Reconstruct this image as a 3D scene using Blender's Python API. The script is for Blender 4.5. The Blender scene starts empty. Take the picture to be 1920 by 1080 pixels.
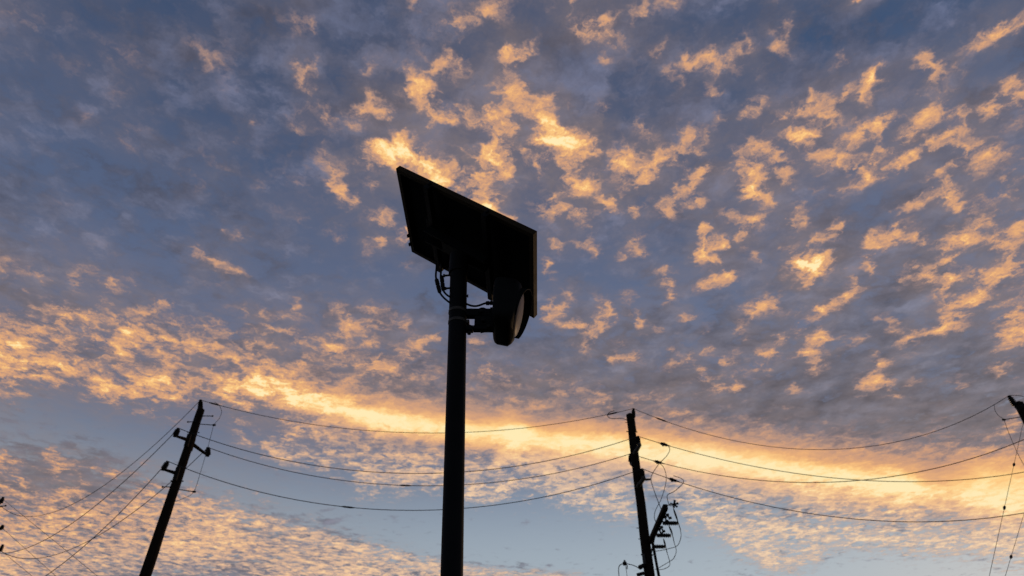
import bpy, bmesh, math, random
import numpy as np
from mathutils import Vector, Matrix

sc = bpy.context.scene
COL = sc.collection
R = math.radians

# ------------------------------------------------------------------ camera
cam = bpy.data.cameras.new('camera')
camo = bpy.data.objects.new('camera', cam); COL.objects.link(camo); sc.camera = camo
camo.location = (0, 0, 1.5); camo.rotation_euler = (R(90 + 37), 0, 0)
cam.sensor_width = 36; cam.lens = 24; cam.clip_start = 0.05; cam.clip_end = 20000
cam.dof.use_dof = True; cam.dof.focus_distance = 4.5; cam.dof.aperture_fstop = 2.8

# ------------------------------------------------------------------ exposure
sc.view_settings.view_transform = 'Standard'; sc.view_settings.look = 'None'
sc.view_settings.exposure = 0; sc.view_settings.gamma = 1; sc.view_settings.use_curve_mapping = False

# ------------------------------------------------------------------ sun: low, warm, veiled by cloud
SUN_EL, SUN_AZ = 3.0, 38.0
sl = bpy.data.lights.new('sun', 'SUN'); sl.energy = 0.6; sl.angle = R(0.5); sl.color = (1.0, 0.62, 0.32)
so = bpy.data.objects.new('sun', sl); COL.objects.link(so)
sdir = Vector((math.sin(R(SUN_AZ)) * math.cos(R(SUN_EL)), math.cos(R(SUN_AZ)) * math.cos(R(SUN_EL)), math.sin(R(SUN_EL))))
so.rotation_euler = sdir.to_track_quat('Z', 'Y').to_euler(); so.location = (20, 20, 30)

# ------------------------------------------------------------------ sky: clear evening air plus a layer of altocumulus
# Each entry is a sunlit cloud streak: (brightness, half width in degrees, [(azimuth, elevation) ...] in degrees, azimuth 0 = +Y).
STREAKS = [
(.2,.67,[(-52.93,45.43),(-51.98,45.4)]),
(.2,.61,[(-45.25,46.84),(-44.53,46.55)]),
(.22,.48,[(-43.26,47.38),(-42.61,46.82)]),
(.2,.51,[(-38.6,50.03),(-37.23,50.04)]),
(.18,1.12,[(-36.74,49.45),(-34.39,49.01)]),
(.2,.53,[(-46.76,44.77),(-46.07,44.48)]),
(.22,.41,[(-44.63,41.99),(-43.26,42.43)]),
(.2,.35,[(-42.86,44.34),(-42.46,43.87)]),
(.2,.5,[(-40.25,42.7),(-39.24,42.68)]),
(.2,.43,[(-38.85,41.55),(-40.14,41.67)]),
(.25,.2,[(-43.14,35.49),(-41.85,35.64)]),
(.25,.38,[(-34.5,40.88),(-33.28,40.98)]),
(.3,.31,[(-31.75,42.55),(-31.4,42.13)]),
(.3,.31,[(-31.43,45.02),(-31.06,44.83)]),
(.35,.23,[(-30.78,46.39),(-29.94,46.46)]),
(.2,.46,[(-33.73,43.0),(-33.0,42.59)]),
(.2,.28,[(-39.92,34.13),(-38.0,34.1)]),
(.25,.24,[(-40.84,32.94),(-40.43,32.69)]),
(.55,.28,[(-31.05,35.84),(-29.55,35.69),(-27.97,35.37),(-27.12,35.32)]),
(.35,.23,[(-31.85,35.48),(-30.98,35.68)]),
(.4,.24,[(-29.28,37.8),(-28.94,37.72)]),
(.4,.24,[(-27.81,38.36),(-27.37,38.12)]),
(.35,.28,[(-27.34,37.48),(-26.68,38.08)]),
(.35,.24,[(-28.86,34.5),(-28.34,33.98)]),
(.3,.65,[(-43.91,30.47),(-43.04,30.23)]),
(.4,.47,[(-41.55,30.62),(-40.93,30.54)]),
(.3,.42,[(-38.81,31.03),(-38.12,31.28)]),
(.45,.43,[(-36.69,31.76),(-36.08,31.34)]),
(.3,.44,[(-35.48,32.37),(-35.29,32.43)]),
(.3,.31,[(-30.03,33.85),(-29.71,33.63)]),
(.25,.52,[(-39.14,32.14),(-38.97,32.21)]),
(.35,.68,[(-29.71,54.21),(-28.3,54.79)]),
(.4,.39,[(-26.35,50.91),(-26.58,52.11),(-26.16,52.63)]),
(.35,.28,[(-27.13,50.51),(-25.8,50.41),(-25.09,50.28)]),
(.4,.41,[(-24.14,49.52),(-22.36,49.04),(-20.68,48.82),(-19.31,48.55)]),
(.35,.28,[(-26.99,47.43),(-26.05,47.36)]),
(.3,.32,[(-24.94,47.63),(-24.83,47.65)]),
(.35,.48,[(-19.13,53.01),(-18.6,53.51)]),
(.5,.7,[(-18.9,50.32),(-17.64,50.53),(-16.62,50.47)]),
(.3,.57,[(-18.01,51.73),(-17.86,51.67)]),
(.7,.62,[(-13.17,53.01),(-12.3,52.27),(-11.4,52.99),(-11.83,51.7)]),
(.65,.59,[(-11.37,51.11),(-10.21,50.38),(-9.34,51.29),(-8.2,50.54)]),
(.4,.66,[(-10.31,54.73),(-8.9,55.04),(-7.43,55.14)]),
(.45,.39,[(-14.24,58.32),(-15.56,58.74)]),
(.35,.57,[(-8.05,56.71),(-6.61,57.38)]),
(.5,.48,[(-8.3,58.14),(-5.96,58.39)]),
(.55,.36,[(-4.43,58.96),(-3.61,58.87)]),
(.4,.6,[(-4.88,59.4),(-1.62,59.29)]),
(.5,.5,[(-.76,56.17),(-.37,55.17)]),
(.5,.59,[(-1.08,53.53),(-.72,53.12)]),
(.9,.68,[(-16.72,47.25),(-14.47,47.13),(-13.37,47.92),(-12.88,47.11)]),
(1.0,.78,[(-13.37,47.92),(-11.31,47.28),(-9.63,46.78),(-8.91,46.19)]),
(.9,.61,[(-10.09,45.65),(-7.53,45.2),(-6.93,45.45)]),
(.85,.71,[(-4.41,45.36),(-3.42,44.51),(-2.76,43.65)]),
(.6,.61,[(-7.07,46.75),(-5.76,46.39),(-4.11,45.59)]),
(.75,.4,[(-3.71,44.07),(-1.83,43.23),(.0,42.58)]),
(.75,.78,[(-3.08,50.57),(-2.36,49.74),(-2.65,48.45),(-3.62,48.21)]),
(.8,.69,[(-1.39,51.24),(-1.02,50.4),(-1.67,49.11)]),
(.55,.61,[(-3.94,47.98),(-2.27,47.16),(-1.61,46.74)]),
(.6,.44,[(-.65,47.18),(-.52,47.1)]),
(.4,.76,[(-4.81,50.73),(-5.91,51.52)]),
(.75,.47,[(-19.66,44.6),(-19.86,43.69),(-18.96,43.19),(-18.01,42.91)]),
(.5,.38,[(-18.81,45.83),(-18.26,45.62)]),
(.5,.38,[(-16.61,44.44),(-15.98,44.31)]),
(.3,.42,[(-18.22,47.02),(-18.1,47.03)]),
(.45,.52,[(-14.83,41.83),(-14.06,42.37),(-13.45,42.23)]),
(.7,.44,[(-12.67,41.21),(-12.03,40.84),(-11.82,41.3)]),
(.4,.35,[(-14.77,40.16),(-14.2,40.14)]),
(.45,.3,[(-15.54,39.75),(-15.17,39.35),(-15.8,39.14)]),
(.4,.35,[(-10.28,38.78),(-10.5,38.32)]),
(.3,.34,[(-19.52,40.01),(-18.88,39.68)]),
(.3,.33,[(-25.85,40.9),(-25.3,40.9)]),
(.25,.29,[(-24.45,43.19),(-23.32,43.22)]),
(.3,.28,[(-27.7,42.18),(-27.44,41.81)]),
(.3,.33,[(-22.3,45.4),(-21.04,45.21)]),
(.25,.41,[(-23.03,40.66),(-22.93,40.68)]),
(.6,.72,[(11.32,57.64),(13.26,57.64),(14.7,57.28)]),
(.4,.4,[(10.06,59.03),(11.15,58.55)]),
(.4,.4,[(12.73,57.11),(13.05,56.87)]),
(.55,.47,[(16.96,57.19),(18.62,57.54),(19.38,57.54)]),
(.4,.46,[(21.36,57.68),(23.01,57.18),(24.37,56.9)]),
(.35,.4,[(15.14,56.23),(15.38,55.8)]),
(.35,.41,[(12.51,54.72),(12.2,54.96)]),
(.65,.55,[(23.56,52.88),(25.25,52.84),(26.72,52.41)]),
(.55,.35,[(26.76,52.49),(28.62,52.22)]),
(.5,.31,[(29.24,51.51),(28.82,51.33)]),
(.35,.46,[(30.67,53.53),(30.07,52.46)]),
(.35,.56,[(21.0,52.47),(21.8,51.9)]),
(.3,.4,[(20.03,54.5),(19.48,53.98)]),
(.25,.57,[(17.05,54.15),(17.16,54.06)]),
(.6,.49,[(.0,55.97),(1.52,56.16),(2.29,56.35)]),
(.55,.76,[(1.09,53.94),(1.07,53.12),(.36,52.71)]),
(.65,.85,[(1.76,52.28),(3.15,51.83),(4.23,52.22)]),
(.5,.42,[(4.65,53.03),(4.97,52.6)]),
(.95,.73,[(4.15,51.17),(4.77,50.3),(5.04,49.44)]),
(.95,.69,[(4.37,49.47),(6.01,49.1),(7.17,48.77)]),
(.7,.56,[(8.33,49.04),(8.92,48.57),(9.15,47.9)]),
(.6,.52,[(1.64,48.04),(2.93,47.58),(3.9,47.34)]),
(.6,.43,[(5.57,47.92),(6.16,47.24)]),
(.8,.52,[(7.36,46.52),(7.92,45.82),(8.47,45.22)]),
(.5,.44,[(6.37,46.14),(6.62,45.47)]),
(.65,.44,[(9.07,45.08),(9.68,44.95)]),
(.6,.39,[(10.16,46.08),(10.18,45.43)]),
(.4,.38,[(11.45,51.52),(11.51,51.48)]),
(.5,.46,[(11.37,51.11),(11.66,50.87)]),
(.6,.42,[(16.43,48.58),(17.11,48.7)]),
(.4,.38,[(16.08,49.7),(16.19,49.64)]),
(.8,.77,[(12.29,47.39),(13.5,47.04),(12.4,46.29)]),
(.75,.6,[(12.71,46.26),(14.49,45.83),(15.64,45.45),(16.74,46.16)]),
(.65,.58,[(17.45,46.49),(18.76,46.71),(20.06,46.91),(20.91,47.62)]),
(.5,.5,[(19.45,45.94),(20.06,44.96)]),
(.7,.51,[(21.19,44.75),(20.31,43.82),(19.58,43.3),(19.36,43.56)]),
(.5,.38,[(20.22,42.53),(21.04,42.37)]),
(.6,.37,[(22.25,46.14),(22.44,45.8)]),
(.4,.33,[(22.89,47.43),(22.89,47.09)]),
(.65,.39,[(10.44,43.87),(10.97,43.38),(11.37,42.9)]),
(.5,.34,[(12.64,44.3),(13.62,44.63)]),
(.5,.3,[(13.32,43.12),(13.49,42.44)]),
(.45,.34,[(14.2,43.02),(15.4,43.08)]),
(.5,.34,[(16.9,41.98),(17.62,42.53),(18.34,43.07)]),
(.65,.62,[(3.08,43.86),(4.31,43.82),(4.59,43.37)]),
(.5,.44,[(5.84,43.76),(5.9,43.71)]),
(.55,.4,[(7.64,43.43),(7.82,42.31)]),
(.4,.35,[(7.31,43.23),(7.37,43.18)]),
(.4,.53,[(3.64,42.74),(3.76,42.74)]),
(.3,.35,[(.31,43.24),(.37,43.15)]),
(.45,.4,[(4.12,40.73),(5.6,40.8),(5.26,40.23)]),
(.4,.36,[(3.46,39.19),(3.7,38.28),(4.81,37.8)]),
(.5,.4,[(7.33,40.57),(8.78,40.47),(9.13,39.55)]),
(.5,.35,[(13.73,40.64),(14.29,40.58)]),
(.55,.39,[(13.05,40.06),(13.48,39.34),(14.03,39.28)]),
(.4,.31,[(11.43,38.9),(12.02,39.06)]),
(.6,.35,[(15.58,37.3),(15.67,36.41),(16.14,36.12)]),
(.5,.3,[(15.36,37.55),(16.46,37.62)]),
(.6,.4,[(26.07,45.2),(26.1,44.54),(25.0,43.93)]),
(.4,.72,[(28.15,45.32),(28.07,44.47)]),
(.7,.56,[(26.05,43.68),(26.85,42.83),(26.87,42.17)]),
(.7,.49,[(26.04,42.16),(25.53,42.29),(26.07,41.5)]),
(.6,.41,[(23.61,40.75),(23.8,40.49)]),
(.55,.57,[(24.6,39.66),(25.91,39.57),(26.61,40.06)]),
(.5,.37,[(24.22,39.3),(24.32,39.28)]),
(.95,.5,[(20.6,38.94),(20.68,38.26),(20.25,37.68)]),
(.85,.29,[(20.79,37.67),(21.49,37.36)]),
(.7,.42,[(21.63,38.74),(22.45,38.8)]),
(.7,.29,[(20.55,40.13),(20.64,39.68)]),
(.6,.37,[(24.42,37.51),(24.77,36.99)]),
(.65,.34,[(18.95,35.7),(20.06,35.95),(20.86,36.03),(21.54,35.68)]),
(.4,.47,[(28.56,48.22),(29.28,48.45)]),
(.5,.43,[(28.02,47.72),(29.81,48.3)]),
(.4,.4,[(25.5,47.5),(24.89,48.28)]),
(.3,.4,[(24.83,50.42),(25.25,49.9)]),
(.3,.31,[(30.67,50.6),(30.71,50.55)]),
(.5,.37,[(33.69,51.99),(34.16,51.2)]),
(.35,.25,[(35.71,52.15),(36.31,52.57)]),
(.35,.29,[(38.07,48.31),(39.08,48.55)]),
(.3,.22,[(36.0,48.23),(36.94,47.88)]),
(.75,.42,[(40.28,46.13),(40.81,46.11),(40.94,46.49)]),
(.55,.43,[(40.07,45.79),(39.96,45.19)]),
(.65,.53,[(33.35,46.57),(34.45,46.5),(35.12,46.19)]),
(.55,.45,[(35.29,45.48),(35.78,44.88)]),
(.45,.52,[(34.8,47.15),(36.47,46.13),(36.5,45.69)]),
(.35,.36,[(37.69,46.31),(38.78,46.31)]),
(.5,.31,[(31.35,47.2),(31.44,47.13)]),
(.7,.42,[(32.11,45.25),(32.88,44.57),(33.45,44.6)]),
(.6,.53,[(33.08,43.86),(33.5,43.07),(34.05,43.11)]),
(.5,.45,[(34.98,42.35),(35.67,41.68),(36.64,41.11)]),
(.5,.48,[(35.91,41.16),(37.15,41.14),(36.56,40.49)]),
(.5,.44,[(37.05,43.33),(36.97,42.71)]),
(.45,.36,[(38.61,43.8),(37.68,43.52)]),
(.6,.46,[(39.38,43.36),(40.36,43.3),(41.13,43.18)]),
(.55,.36,[(39.14,42.51),(38.67,41.84),(38.96,41.3)]),
(.6,.63,[(29.17,43.74),(29.66,42.95),(29.98,42.43)]),
(.65,.31,[(29.89,42.23),(30.46,42.29)]),
(.5,.32,[(27.71,41.52),(27.57,40.47)]),
(.3,.54,[(32.04,40.51),(32.62,40.11)]),
(.6,.37,[(34.75,39.63),(35.48,39.81),(36.29,39.95),(37.2,39.83)]),
(.6,.43,[(45.06,45.86),(45.39,45.26),(45.13,44.53)]),
(.4,.53,[(45.17,44.94),(45.67,44.26),(46.2,43.98)]),
(.5,.34,[(43.44,43.85),(44.11,43.75)]),
(.4,.23,[(45.66,43.19),(45.94,43.26)]),
(.65,.47,[(42.97,42.35),(43.42,41.93),(44.34,41.91),(45.12,41.32)]),
(.6,.41,[(42.1,42.11),(42.74,41.6)]),
(.65,.47,[(42.86,40.26),(43.84,40.02),(44.64,39.85),(44.77,39.36)]),
(.45,.42,[(40.83,42.02),(40.91,41.99)]),
(.65,.39,[(39.17,39.92),(39.75,40.12),(40.61,39.97),(41.2,40.36)]),
(.65,.34,[(40.4,37.93),(41.04,38.3),(41.86,38.16),(42.6,38.68)]),
(.6,.48,[(41.83,37.33),(42.28,37.34),(42.07,36.59)]),
(.6,.35,[(38.64,36.72),(39.47,37.04),(40.65,36.77),(41.55,36.81)]),
(.6,.34,[(41.79,36.08),(41.86,35.43)]),
(.5,.43,[(50.19,45.2),(51.25,44.77)]),
(.65,.36,[(51.25,44.77),(52.09,44.68),(53.17,44.62)]),
(.35,.44,[(48.19,45.07),(49.52,44.95)]),
(.4,.23,[(47.33,43.9),(47.79,43.56)]),
(.55,.43,[(49.79,41.36),(50.17,40.7)]),
(.65,.38,[(47.06,40.54),(48.06,40.42),(48.68,40.08),(49.49,40.04)]),
(.5,.44,[(48.01,39.39),(48.57,39.29)]),
(.45,.32,[(48.38,40.88),(48.44,40.85)]),
(.5,.52,[(44.25,38.13),(44.55,37.57),(45.49,37.74),(46.44,37.27)]),
(.4,.39,[(45.45,36.3),(45.69,35.35)]),
(.5,.46,[(42.87,34.99),(43.96,35.13),(45.03,35.25)]),
(.55,.44,[(40.95,33.31),(41.53,32.87)]),
(.5,.43,[(40.18,33.4),(42.81,33.78),(43.31,33.97)]),
(.55,.52,[(42.98,32.27),(43.43,31.68),(43.95,31.25)]),
(.85,.43,[(41.54,30.22),(42.49,30.25),(43.58,30.21)]),
(1.15,.63,[(28.49,35.45),(29.12,35.2),(29.76,34.99)]),
(.65,.35,[(30.19,36.73),(31.01,36.93),(32.03,37.05),(33.05,37.17)]),
(.6,.35,[(29.77,38.79),(30.45,38.6)]),
(.35,.47,[(30.25,39.96),(30.55,39.44)]),
(.5,.32,[(28.07,36.73),(28.16,36.71)]),
(.6,.47,[(34.69,35.58),(35.95,35.37),(36.9,35.46),(37.64,35.62)]),
(.5,.28,[(38.03,35.05),(38.49,34.67),(38.5,34.25)]),
(.65,.34,[(33.5,34.76),(33.91,34.34),(33.79,33.53),(33.36,33.03)]),
(.5,.38,[(31.8,33.06),(32.48,33.08)]),
(.45,.33,[(35.15,34.58),(35.7,34.82)]),
(.55,.42,[(36.94,32.3),(37.83,32.41)]),
(.6,.42,[(37.75,31.81),(38.55,31.33),(39.41,31.02)]),
(.55,.32,[(35.85,32.25),(36.33,31.88)]),
(.45,.28,[(39.4,33.08),(38.88,32.45)]),
(.5,.34,[(40.0,31.83),(40.02,31.78)]),
(.4,.32,[(26.4,35.1),(26.49,35.08)]),
(.4,.32,[(28.42,33.96),(28.51,33.94)]),
(.6,.48,[(24.77,33.08),(25.64,33.54)]),
(.7,.34,[(29.49,31.77),(30.66,31.89),(31.49,32.3),(32.37,32.26)]),
(.65,.23,[(27.67,31.15),(28.65,31.34),(29.24,31.71)]),
(.65,.32,[(26.41,30.8),(26.8,30.59)]),
(.75,.39,[(27.56,29.49),(28.32,29.74),(28.73,29.64)]),
(.7,.35,[(26.24,29.14),(26.89,28.79),(26.97,28.36)]),
(.55,.27,[(26.28,27.58),(27.15,27.57),(27.46,27.84)]),
(.6,.24,[(24.85,30.27),(24.87,30.19)]),
(.65,.32,[(23.74,29.64),(24.05,29.45)]),
(.55,.2,[(24.49,26.76),(25.02,26.33),(25.27,26.0)]),
(.5,.2,[(24.34,25.18),(24.42,25.16)]),
(.65,.29,[(33.34,30.03),(33.67,29.6),(34.08,29.07)]),
(.6,.3,[(30.47,28.68),(30.79,28.72)]),
(.5,.15,[(29.2,28.49),(29.64,28.51)]),
(.65,.29,[(31.67,27.47),(31.83,27.03),(32.25,26.52)]),
(.5,.18,[(32.87,26.56),(33.23,26.46)]),
(.5,.14,[(33.98,26.55),(34.02,26.54)]),
(.75,.4,[(30.57,25.83),(31.19,25.85),(31.69,25.57),(30.62,25.42)]),
(.4,.21,[(31.88,24.49),(32.55,24.17)]),
(.7,.29,[(33.92,27.89),(34.66,28.01),(35.25,28.0)]),
(.8,.38,[(36.26,28.02),(37.1,28.16),(37.8,28.42),(38.43,28.53)]),
(.6,.47,[(38.5,29.52),(39.41,29.4),(40.56,29.39),(40.96,29.44)]),
(.5,.42,[(37.96,30.51),(38.73,30.45)]),
(.6,.39,[(42.27,28.36),(42.71,28.38)]),
(.85,.48,[(40.59,26.04),(41.28,25.99),(41.74,26.22)]),
(.8,.42,[(41.61,27.04),(42.14,27.04)]),
(.5,.29,[(38.82,24.49),(39.59,24.26)]),
(.45,.24,[(36.3,23.68),(36.68,24.15)]),
(.35,.28,[(33.63,24.97),(33.7,24.95)]),
(.4,.26,[(39.85,23.31),(39.88,23.3)]),
(.4,.24,[(34.96,22.2),(35.03,22.18)]),
(.35,.28,[(33.39,21.92),(33.46,21.91)]),
(.5,.29,[(37.9,20.46),(38.42,20.51)]),
(.5,.26,[(39.08,21.24),(38.16,20.28)]),
(.55,.26,[(36.16,19.68),(36.53,19.6)]),
(1.1,1.06,[(.0,25.0),(5.74,24.38),(11.3,23.48),(16.56,22.39),(21.44,21.05),(25.95,19.69),(30.12,18.48)]),
(.95,.78,[(30.12,18.48),(33.83,17.08),(37.17,15.71)]),
(.6,1.56,[(5.77,24.76),(11.37,24.02),(16.66,22.91),(21.66,21.9),(27.66,20.19),(32.71,18.7),(37.7,16.96)]),
(.3,1.22,[(.0,26.38),(6.84,26.22),(11.57,25.49),(18.26,24.18),(28.08,21.47),(33.23,20.07),(38.46,18.71)]),
(.95,.75,[(-23.06,27.23),(-20.23,26.84),(-17.36,26.39),(-14.49,26.07),(-11.6,25.7)]),
(1.0,.86,[(-12.53,25.62),(-8.7,25.47),(-5.81,25.4),(.0,24.87)]),
(.5,1.19,[(-23.34,28.23),(-19.58,28.0),(-16.65,27.54),(-12.69,26.67),(-7.83,26.38),(.0,25.95)]),
(.28,2.18,[(-18.21,30.35),(-13.15,29.66),(-8.06,28.76),(-5.01,28.25),(-.5,27.68)]),
(.5,.33,[(-23.96,32.82),(-22.75,32.84),(-21.7,32.6)]),
(.5,.33,[(-21.81,33.89),(-21.33,33.97)]),
(.4,.5,[(-23.43,31.84),(-21.37,31.36),(-19.81,30.97)]),
(.5,.51,[(-16.96,33.8),(-16.37,33.44),(-15.74,32.86)]),
(.5,.43,[(-14.51,34.56),(-13.48,34.68)]),
(.5,.44,[(-11.78,33.97),(-10.96,33.83),(-10.38,33.43)]),
(.4,.65,[(-15.24,32.93),(-13.69,32.89),(-12.78,33.65)]),
(.55,.38,[(-17.83,30.83),(-16.34,30.82),(-15.33,30.72)]),
(.5,.3,[(-17.4,32.29),(-14.54,31.91),(-13.51,31.81)]),
(.55,.44,[(-11.17,31.6),(-10.38,31.44),(-8.93,32.22)]),
(.65,.43,[(-13.19,29.87),(-12.24,30.18),(-11.43,29.82)]),
(.5,.35,[(-9.7,32.16),(-8.45,32.69),(-6.89,32.79)]),
(.5,.34,[(-15.72,27.65),(-15.33,28.12),(-14.9,28.39)]),
(.4,.43,[(-12.79,27.31),(-11.32,27.22)]),
(.45,.26,[(-8.69,27.63),(-7.95,27.67)]),
(.35,.35,[(-2.83,30.29),(-1.02,29.87)]),
(.45,.45,[(-3.97,32.69),(-3.18,32.72)]),
(.6,.56,[(-20.72,22.43),(-19.79,22.14),(-20.14,22.71)]),
(.5,.57,[(-18.27,22.12),(-16.51,22.11),(-16.0,21.75)]),
(.5,.66,[(-19.52,23.81),(-17.87,24.43),(-15.97,24.02),(-14.14,24.0)]),
(.55,.5,[(-13.3,21.59),(-11.94,21.49),(-10.09,21.2)]),
(.5,.59,[(-10.31,23.05),(-8.39,22.33),(-6.51,22.0)]),
(.55,.57,[(-12.71,20.61),(-12.19,20.12)]),
(.5,.67,[(-9.21,21.45),(-6.45,21.17)]),
(.45,.93,[(-14.83,22.69),(-12.14,22.92),(-9.35,22.69),(-6.12,23.06)]),
(.6,.77,[(-3.27,22.09),(-1.41,22.54),(.0,23.39)]),
(.6,.67,[(-3.66,20.43),(-1.83,20.46),(.0,21.08)]),
(.3,.2,[(-15.7,20.16),(-15.51,19.58)]),
(.35,.23,[(-20.7,18.85),(-20.48,18.8)]),
(.3,.15,[(-19.63,18.66),(-19.59,18.67)]),
(.35,.2,[(-16.66,17.98),(-15.72,17.9)]),
(.25,.15,[(-18.26,18.06),(-18.22,18.07)]),
(.25,.16,[(-7.71,16.58),(-7.67,16.58)]),
(.3,.41,[(-9.95,19.98),(-9.08,20.23)]),
(.55,.39,[(-20.56,17.41),(-17.58,16.78),(-14.59,16.25),(-11.18,15.84),(-8.58,15.38)]),
(.5,1.21,[(-26.83,15.11),(-21.72,15.7),(-16.86,15.21),(-11.84,14.59)]),
(.5,.93,[(-18.89,13.57),(-10.95,14.07),(-4.67,14.08)]),
(.5,.36,[(-8.58,15.3),(-4.27,14.66),(.0,14.35),(5.31,14.14)]),
(.6,.39,[(-41.26,24.86),(-40.66,25.44),(-39.9,26.08)]),
(.7,.41,[(-38.93,25.15),(-38.09,25.29),(-37.13,25.19),(-36.23,25.25)]),
(.45,.33,[(-40.49,23.97),(-39.21,24.18)]),
(.35,.41,[(-40.39,29.05),(-39.5,28.77),(-38.68,28.65)]),
(.5,.31,[(-39.1,27.51),(-38.45,27.33),(-38.52,28.3),(-37.68,28.58)]),
(.5,.35,[(-37.59,28.81),(-36.55,29.14)]),
(.5,.37,[(-34.35,30.23),(-33.33,30.32),(-33.44,30.08)]),
(.45,.3,[(-32.78,31.1),(-32.0,31.32),(-31.13,31.35)]),
(.6,.36,[(-35.66,29.42),(-35.22,29.35)]),
(.75,.36,[(-34.45,29.17),(-33.74,28.76),(-33.26,28.07),(-33.74,27.74)]),
(.5,.43,[(-35.43,27.46),(-34.57,27.31),(-33.88,27.09)]),
(.55,.38,[(-33.11,28.73),(-31.44,28.76),(-30.13,28.68),(-28.87,28.77)]),
(.7,.38,[(-31.16,28.01),(-30.12,28.06),(-29.66,27.35),(-30.56,26.93)]),
(.8,.42,[(-34.82,25.05),(-34.15,24.83),(-33.84,24.52),(-34.43,24.57)]),
(.8,.52,[(-32.53,24.65),(-31.83,25.41),(-30.91,25.63),(-29.83,25.48),(-30.08,25.02)]),
(.65,.34,[(-29.38,24.77),(-28.42,24.97),(-27.97,24.86)]),
(.65,.34,[(-28.61,26.15),(-27.76,26.12)]),
(.55,.35,[(-26.92,27.54),(-26.18,27.27),(-24.82,27.12)]),
(.85,.44,[(-24.7,26.73),(-23.8,26.68),(-22.89,26.63)]),
(.7,.35,[(-25.97,25.87),(-24.88,25.86)]),
(.5,.39,[(-29.27,29.3),(-28.05,28.96),(-26.74,29.04)]),
(.5,.48,[(-27.1,28.75),(-25.17,28.31),(-23.23,27.83)]),
(.6,.32,[(-23.89,25.42),(-22.73,25.2)]),
(.5,.3,[(-38.04,23.96),(-36.97,23.96)]),
(.45,.25,[(-34.9,23.86),(-33.91,23.72),(-32.94,23.69)]),
(.5,.22,[(-31.17,23.39),(-30.17,23.56)]),
(.35,.45,[(-40.11,22.41),(-39.14,22.51)]),
(.35,.26,[(-29.06,23.24),(-28.5,23.35)]),
(.4,.55,[(-23.4,23.66),(-22.73,23.56),(-22.78,22.94)]),
(.35,.24,[(-26.49,32.49),(-25.5,32.37)]),
(.35,1.14,[(-41.89,26.17),(-38.78,27.23),(-34.66,28.5),(-30.48,29.63),(-26.51,29.72),(-23.68,29.44)]),
(.4,.94,[(-40.35,24.4),(-36.39,25.21),(-32.41,25.87),(-28.48,26.38),(-23.0,27.03)]),
(.75,.28,[(-38.39,18.55),(-37.95,18.65),(-37.66,18.37)]),
(.6,.23,[(-36.19,19.6),(-35.59,19.38)]),
(.75,.3,[(-35.0,18.78),(-34.68,18.56)]),
(.6,.27,[(-34.5,19.25),(-34.15,19.25)]),
(.7,.25,[(-37.97,17.6),(-37.68,17.66)]),
(.7,.25,[(-36.81,17.5),(-36.12,17.4)]),
(.65,.25,[(-36.61,16.85),(-36.27,16.74)]),
(.6,.19,[(-36.08,16.51),(-35.3,16.59),(-34.82,16.61)]),
(.8,.26,[(-34.35,17.12),(-33.92,17.14)]),
(.6,.23,[(-32.96,17.49),(-32.64,17.55)]),
(.5,.24,[(-32.37,19.21),(-31.8,19.14),(-31.21,18.99)]),
(.6,.21,[(-31.38,18.96),(-31.02,18.99)]),
(.6,.22,[(-29.21,19.99),(-28.96,20.04)]),
(.55,.25,[(-29.7,18.89),(-28.94,18.83)]),
(.55,.21,[(-29.4,18.01),(-28.59,18.33)]),
(.4,.34,[(-33.43,18.74),(-33.4,18.75)]),
(.5,.25,[(-37.64,16.81),(-37.35,16.87)]),
(.5,1.76,[(-35.9,12.64),(-31.53,13.61),(-28.44,14.55),(-22.43,15.44)]),
(.36,.94,[(-33.32,15.74),(-29.23,16.94),(-25.78,17.82),(-22.52,17.3)]),
(.55,.4,[(3.58,35.6),(4.09,34.92),(3.81,34.7)]),
(.5,.31,[(5.47,35.31),(6.07,35.95)]),
(.55,.36,[(5.74,36.64),(6.09,36.17)]),
(.5,.27,[(4.59,34.23),(5.92,34.04)]),
(.5,.35,[(6.74,34.13),(7.25,33.88)]),
(.55,.4,[(9.06,35.76),(9.49,34.84),(9.18,34.42)]),
(.6,.49,[(7.69,32.96),(8.53,33.35),(9.36,33.74)]),
(.5,.35,[(7.07,31.89),(7.63,32.3)]),
(.4,.35,[(12.01,35.5),(12.0,36.17)]),
(.5,.35,[(12.14,34.6),(12.59,34.11)]),
(.55,.35,[(12.48,33.46),(12.81,33.87)]),
(.65,.34,[(15.79,35.72),(16.07,35.02)]),
(.55,.26,[(16.97,33.36),(17.31,33.53)]),
(.5,.26,[(14.09,32.84),(14.68,32.64)]),
(.45,.26,[(10.24,32.34),(10.47,32.1)]),
(.55,.35,[(9.8,30.83),(10.58,30.99),(11.31,30.71)]),
(.4,.38,[(15.11,30.88),(15.59,30.78)]),
(.35,.51,[(14.65,29.72),(16.13,29.76),(17.1,29.72)]),
(.5,.25,[(18.6,30.37),(18.87,30.47)]),
(.6,.37,[(22.57,32.22),(22.89,32.81),(23.56,33.11),(24.54,33.13)]),
(.6,.29,[(21.65,31.87),(21.68,31.61)]),
(.5,.25,[(22.46,31.47),(22.52,31.15)]),
(.45,.25,[(18.25,32.73),(18.3,32.73)]),
(.5,.29,[(19.65,29.27),(20.66,29.54),(20.99,29.91)]),
(.5,.28,[(23.18,29.32),(23.68,29.44)]),
(.45,.33,[(20.58,28.27),(21.56,28.45),(23.12,28.27)]),
(.6,.25,[(18.6,27.2),(19.44,27.38),(20.58,27.34)]),
(.4,.42,[(17.8,28.46),(18.14,27.86)]),
(.45,.21,[(15.72,28.12),(15.76,28.12)]),
(.5,.35,[(2.83,30.15),(3.33,30.05)]),
(.3,.34,[(18.59,32.03),(18.69,32.01)]),
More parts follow.
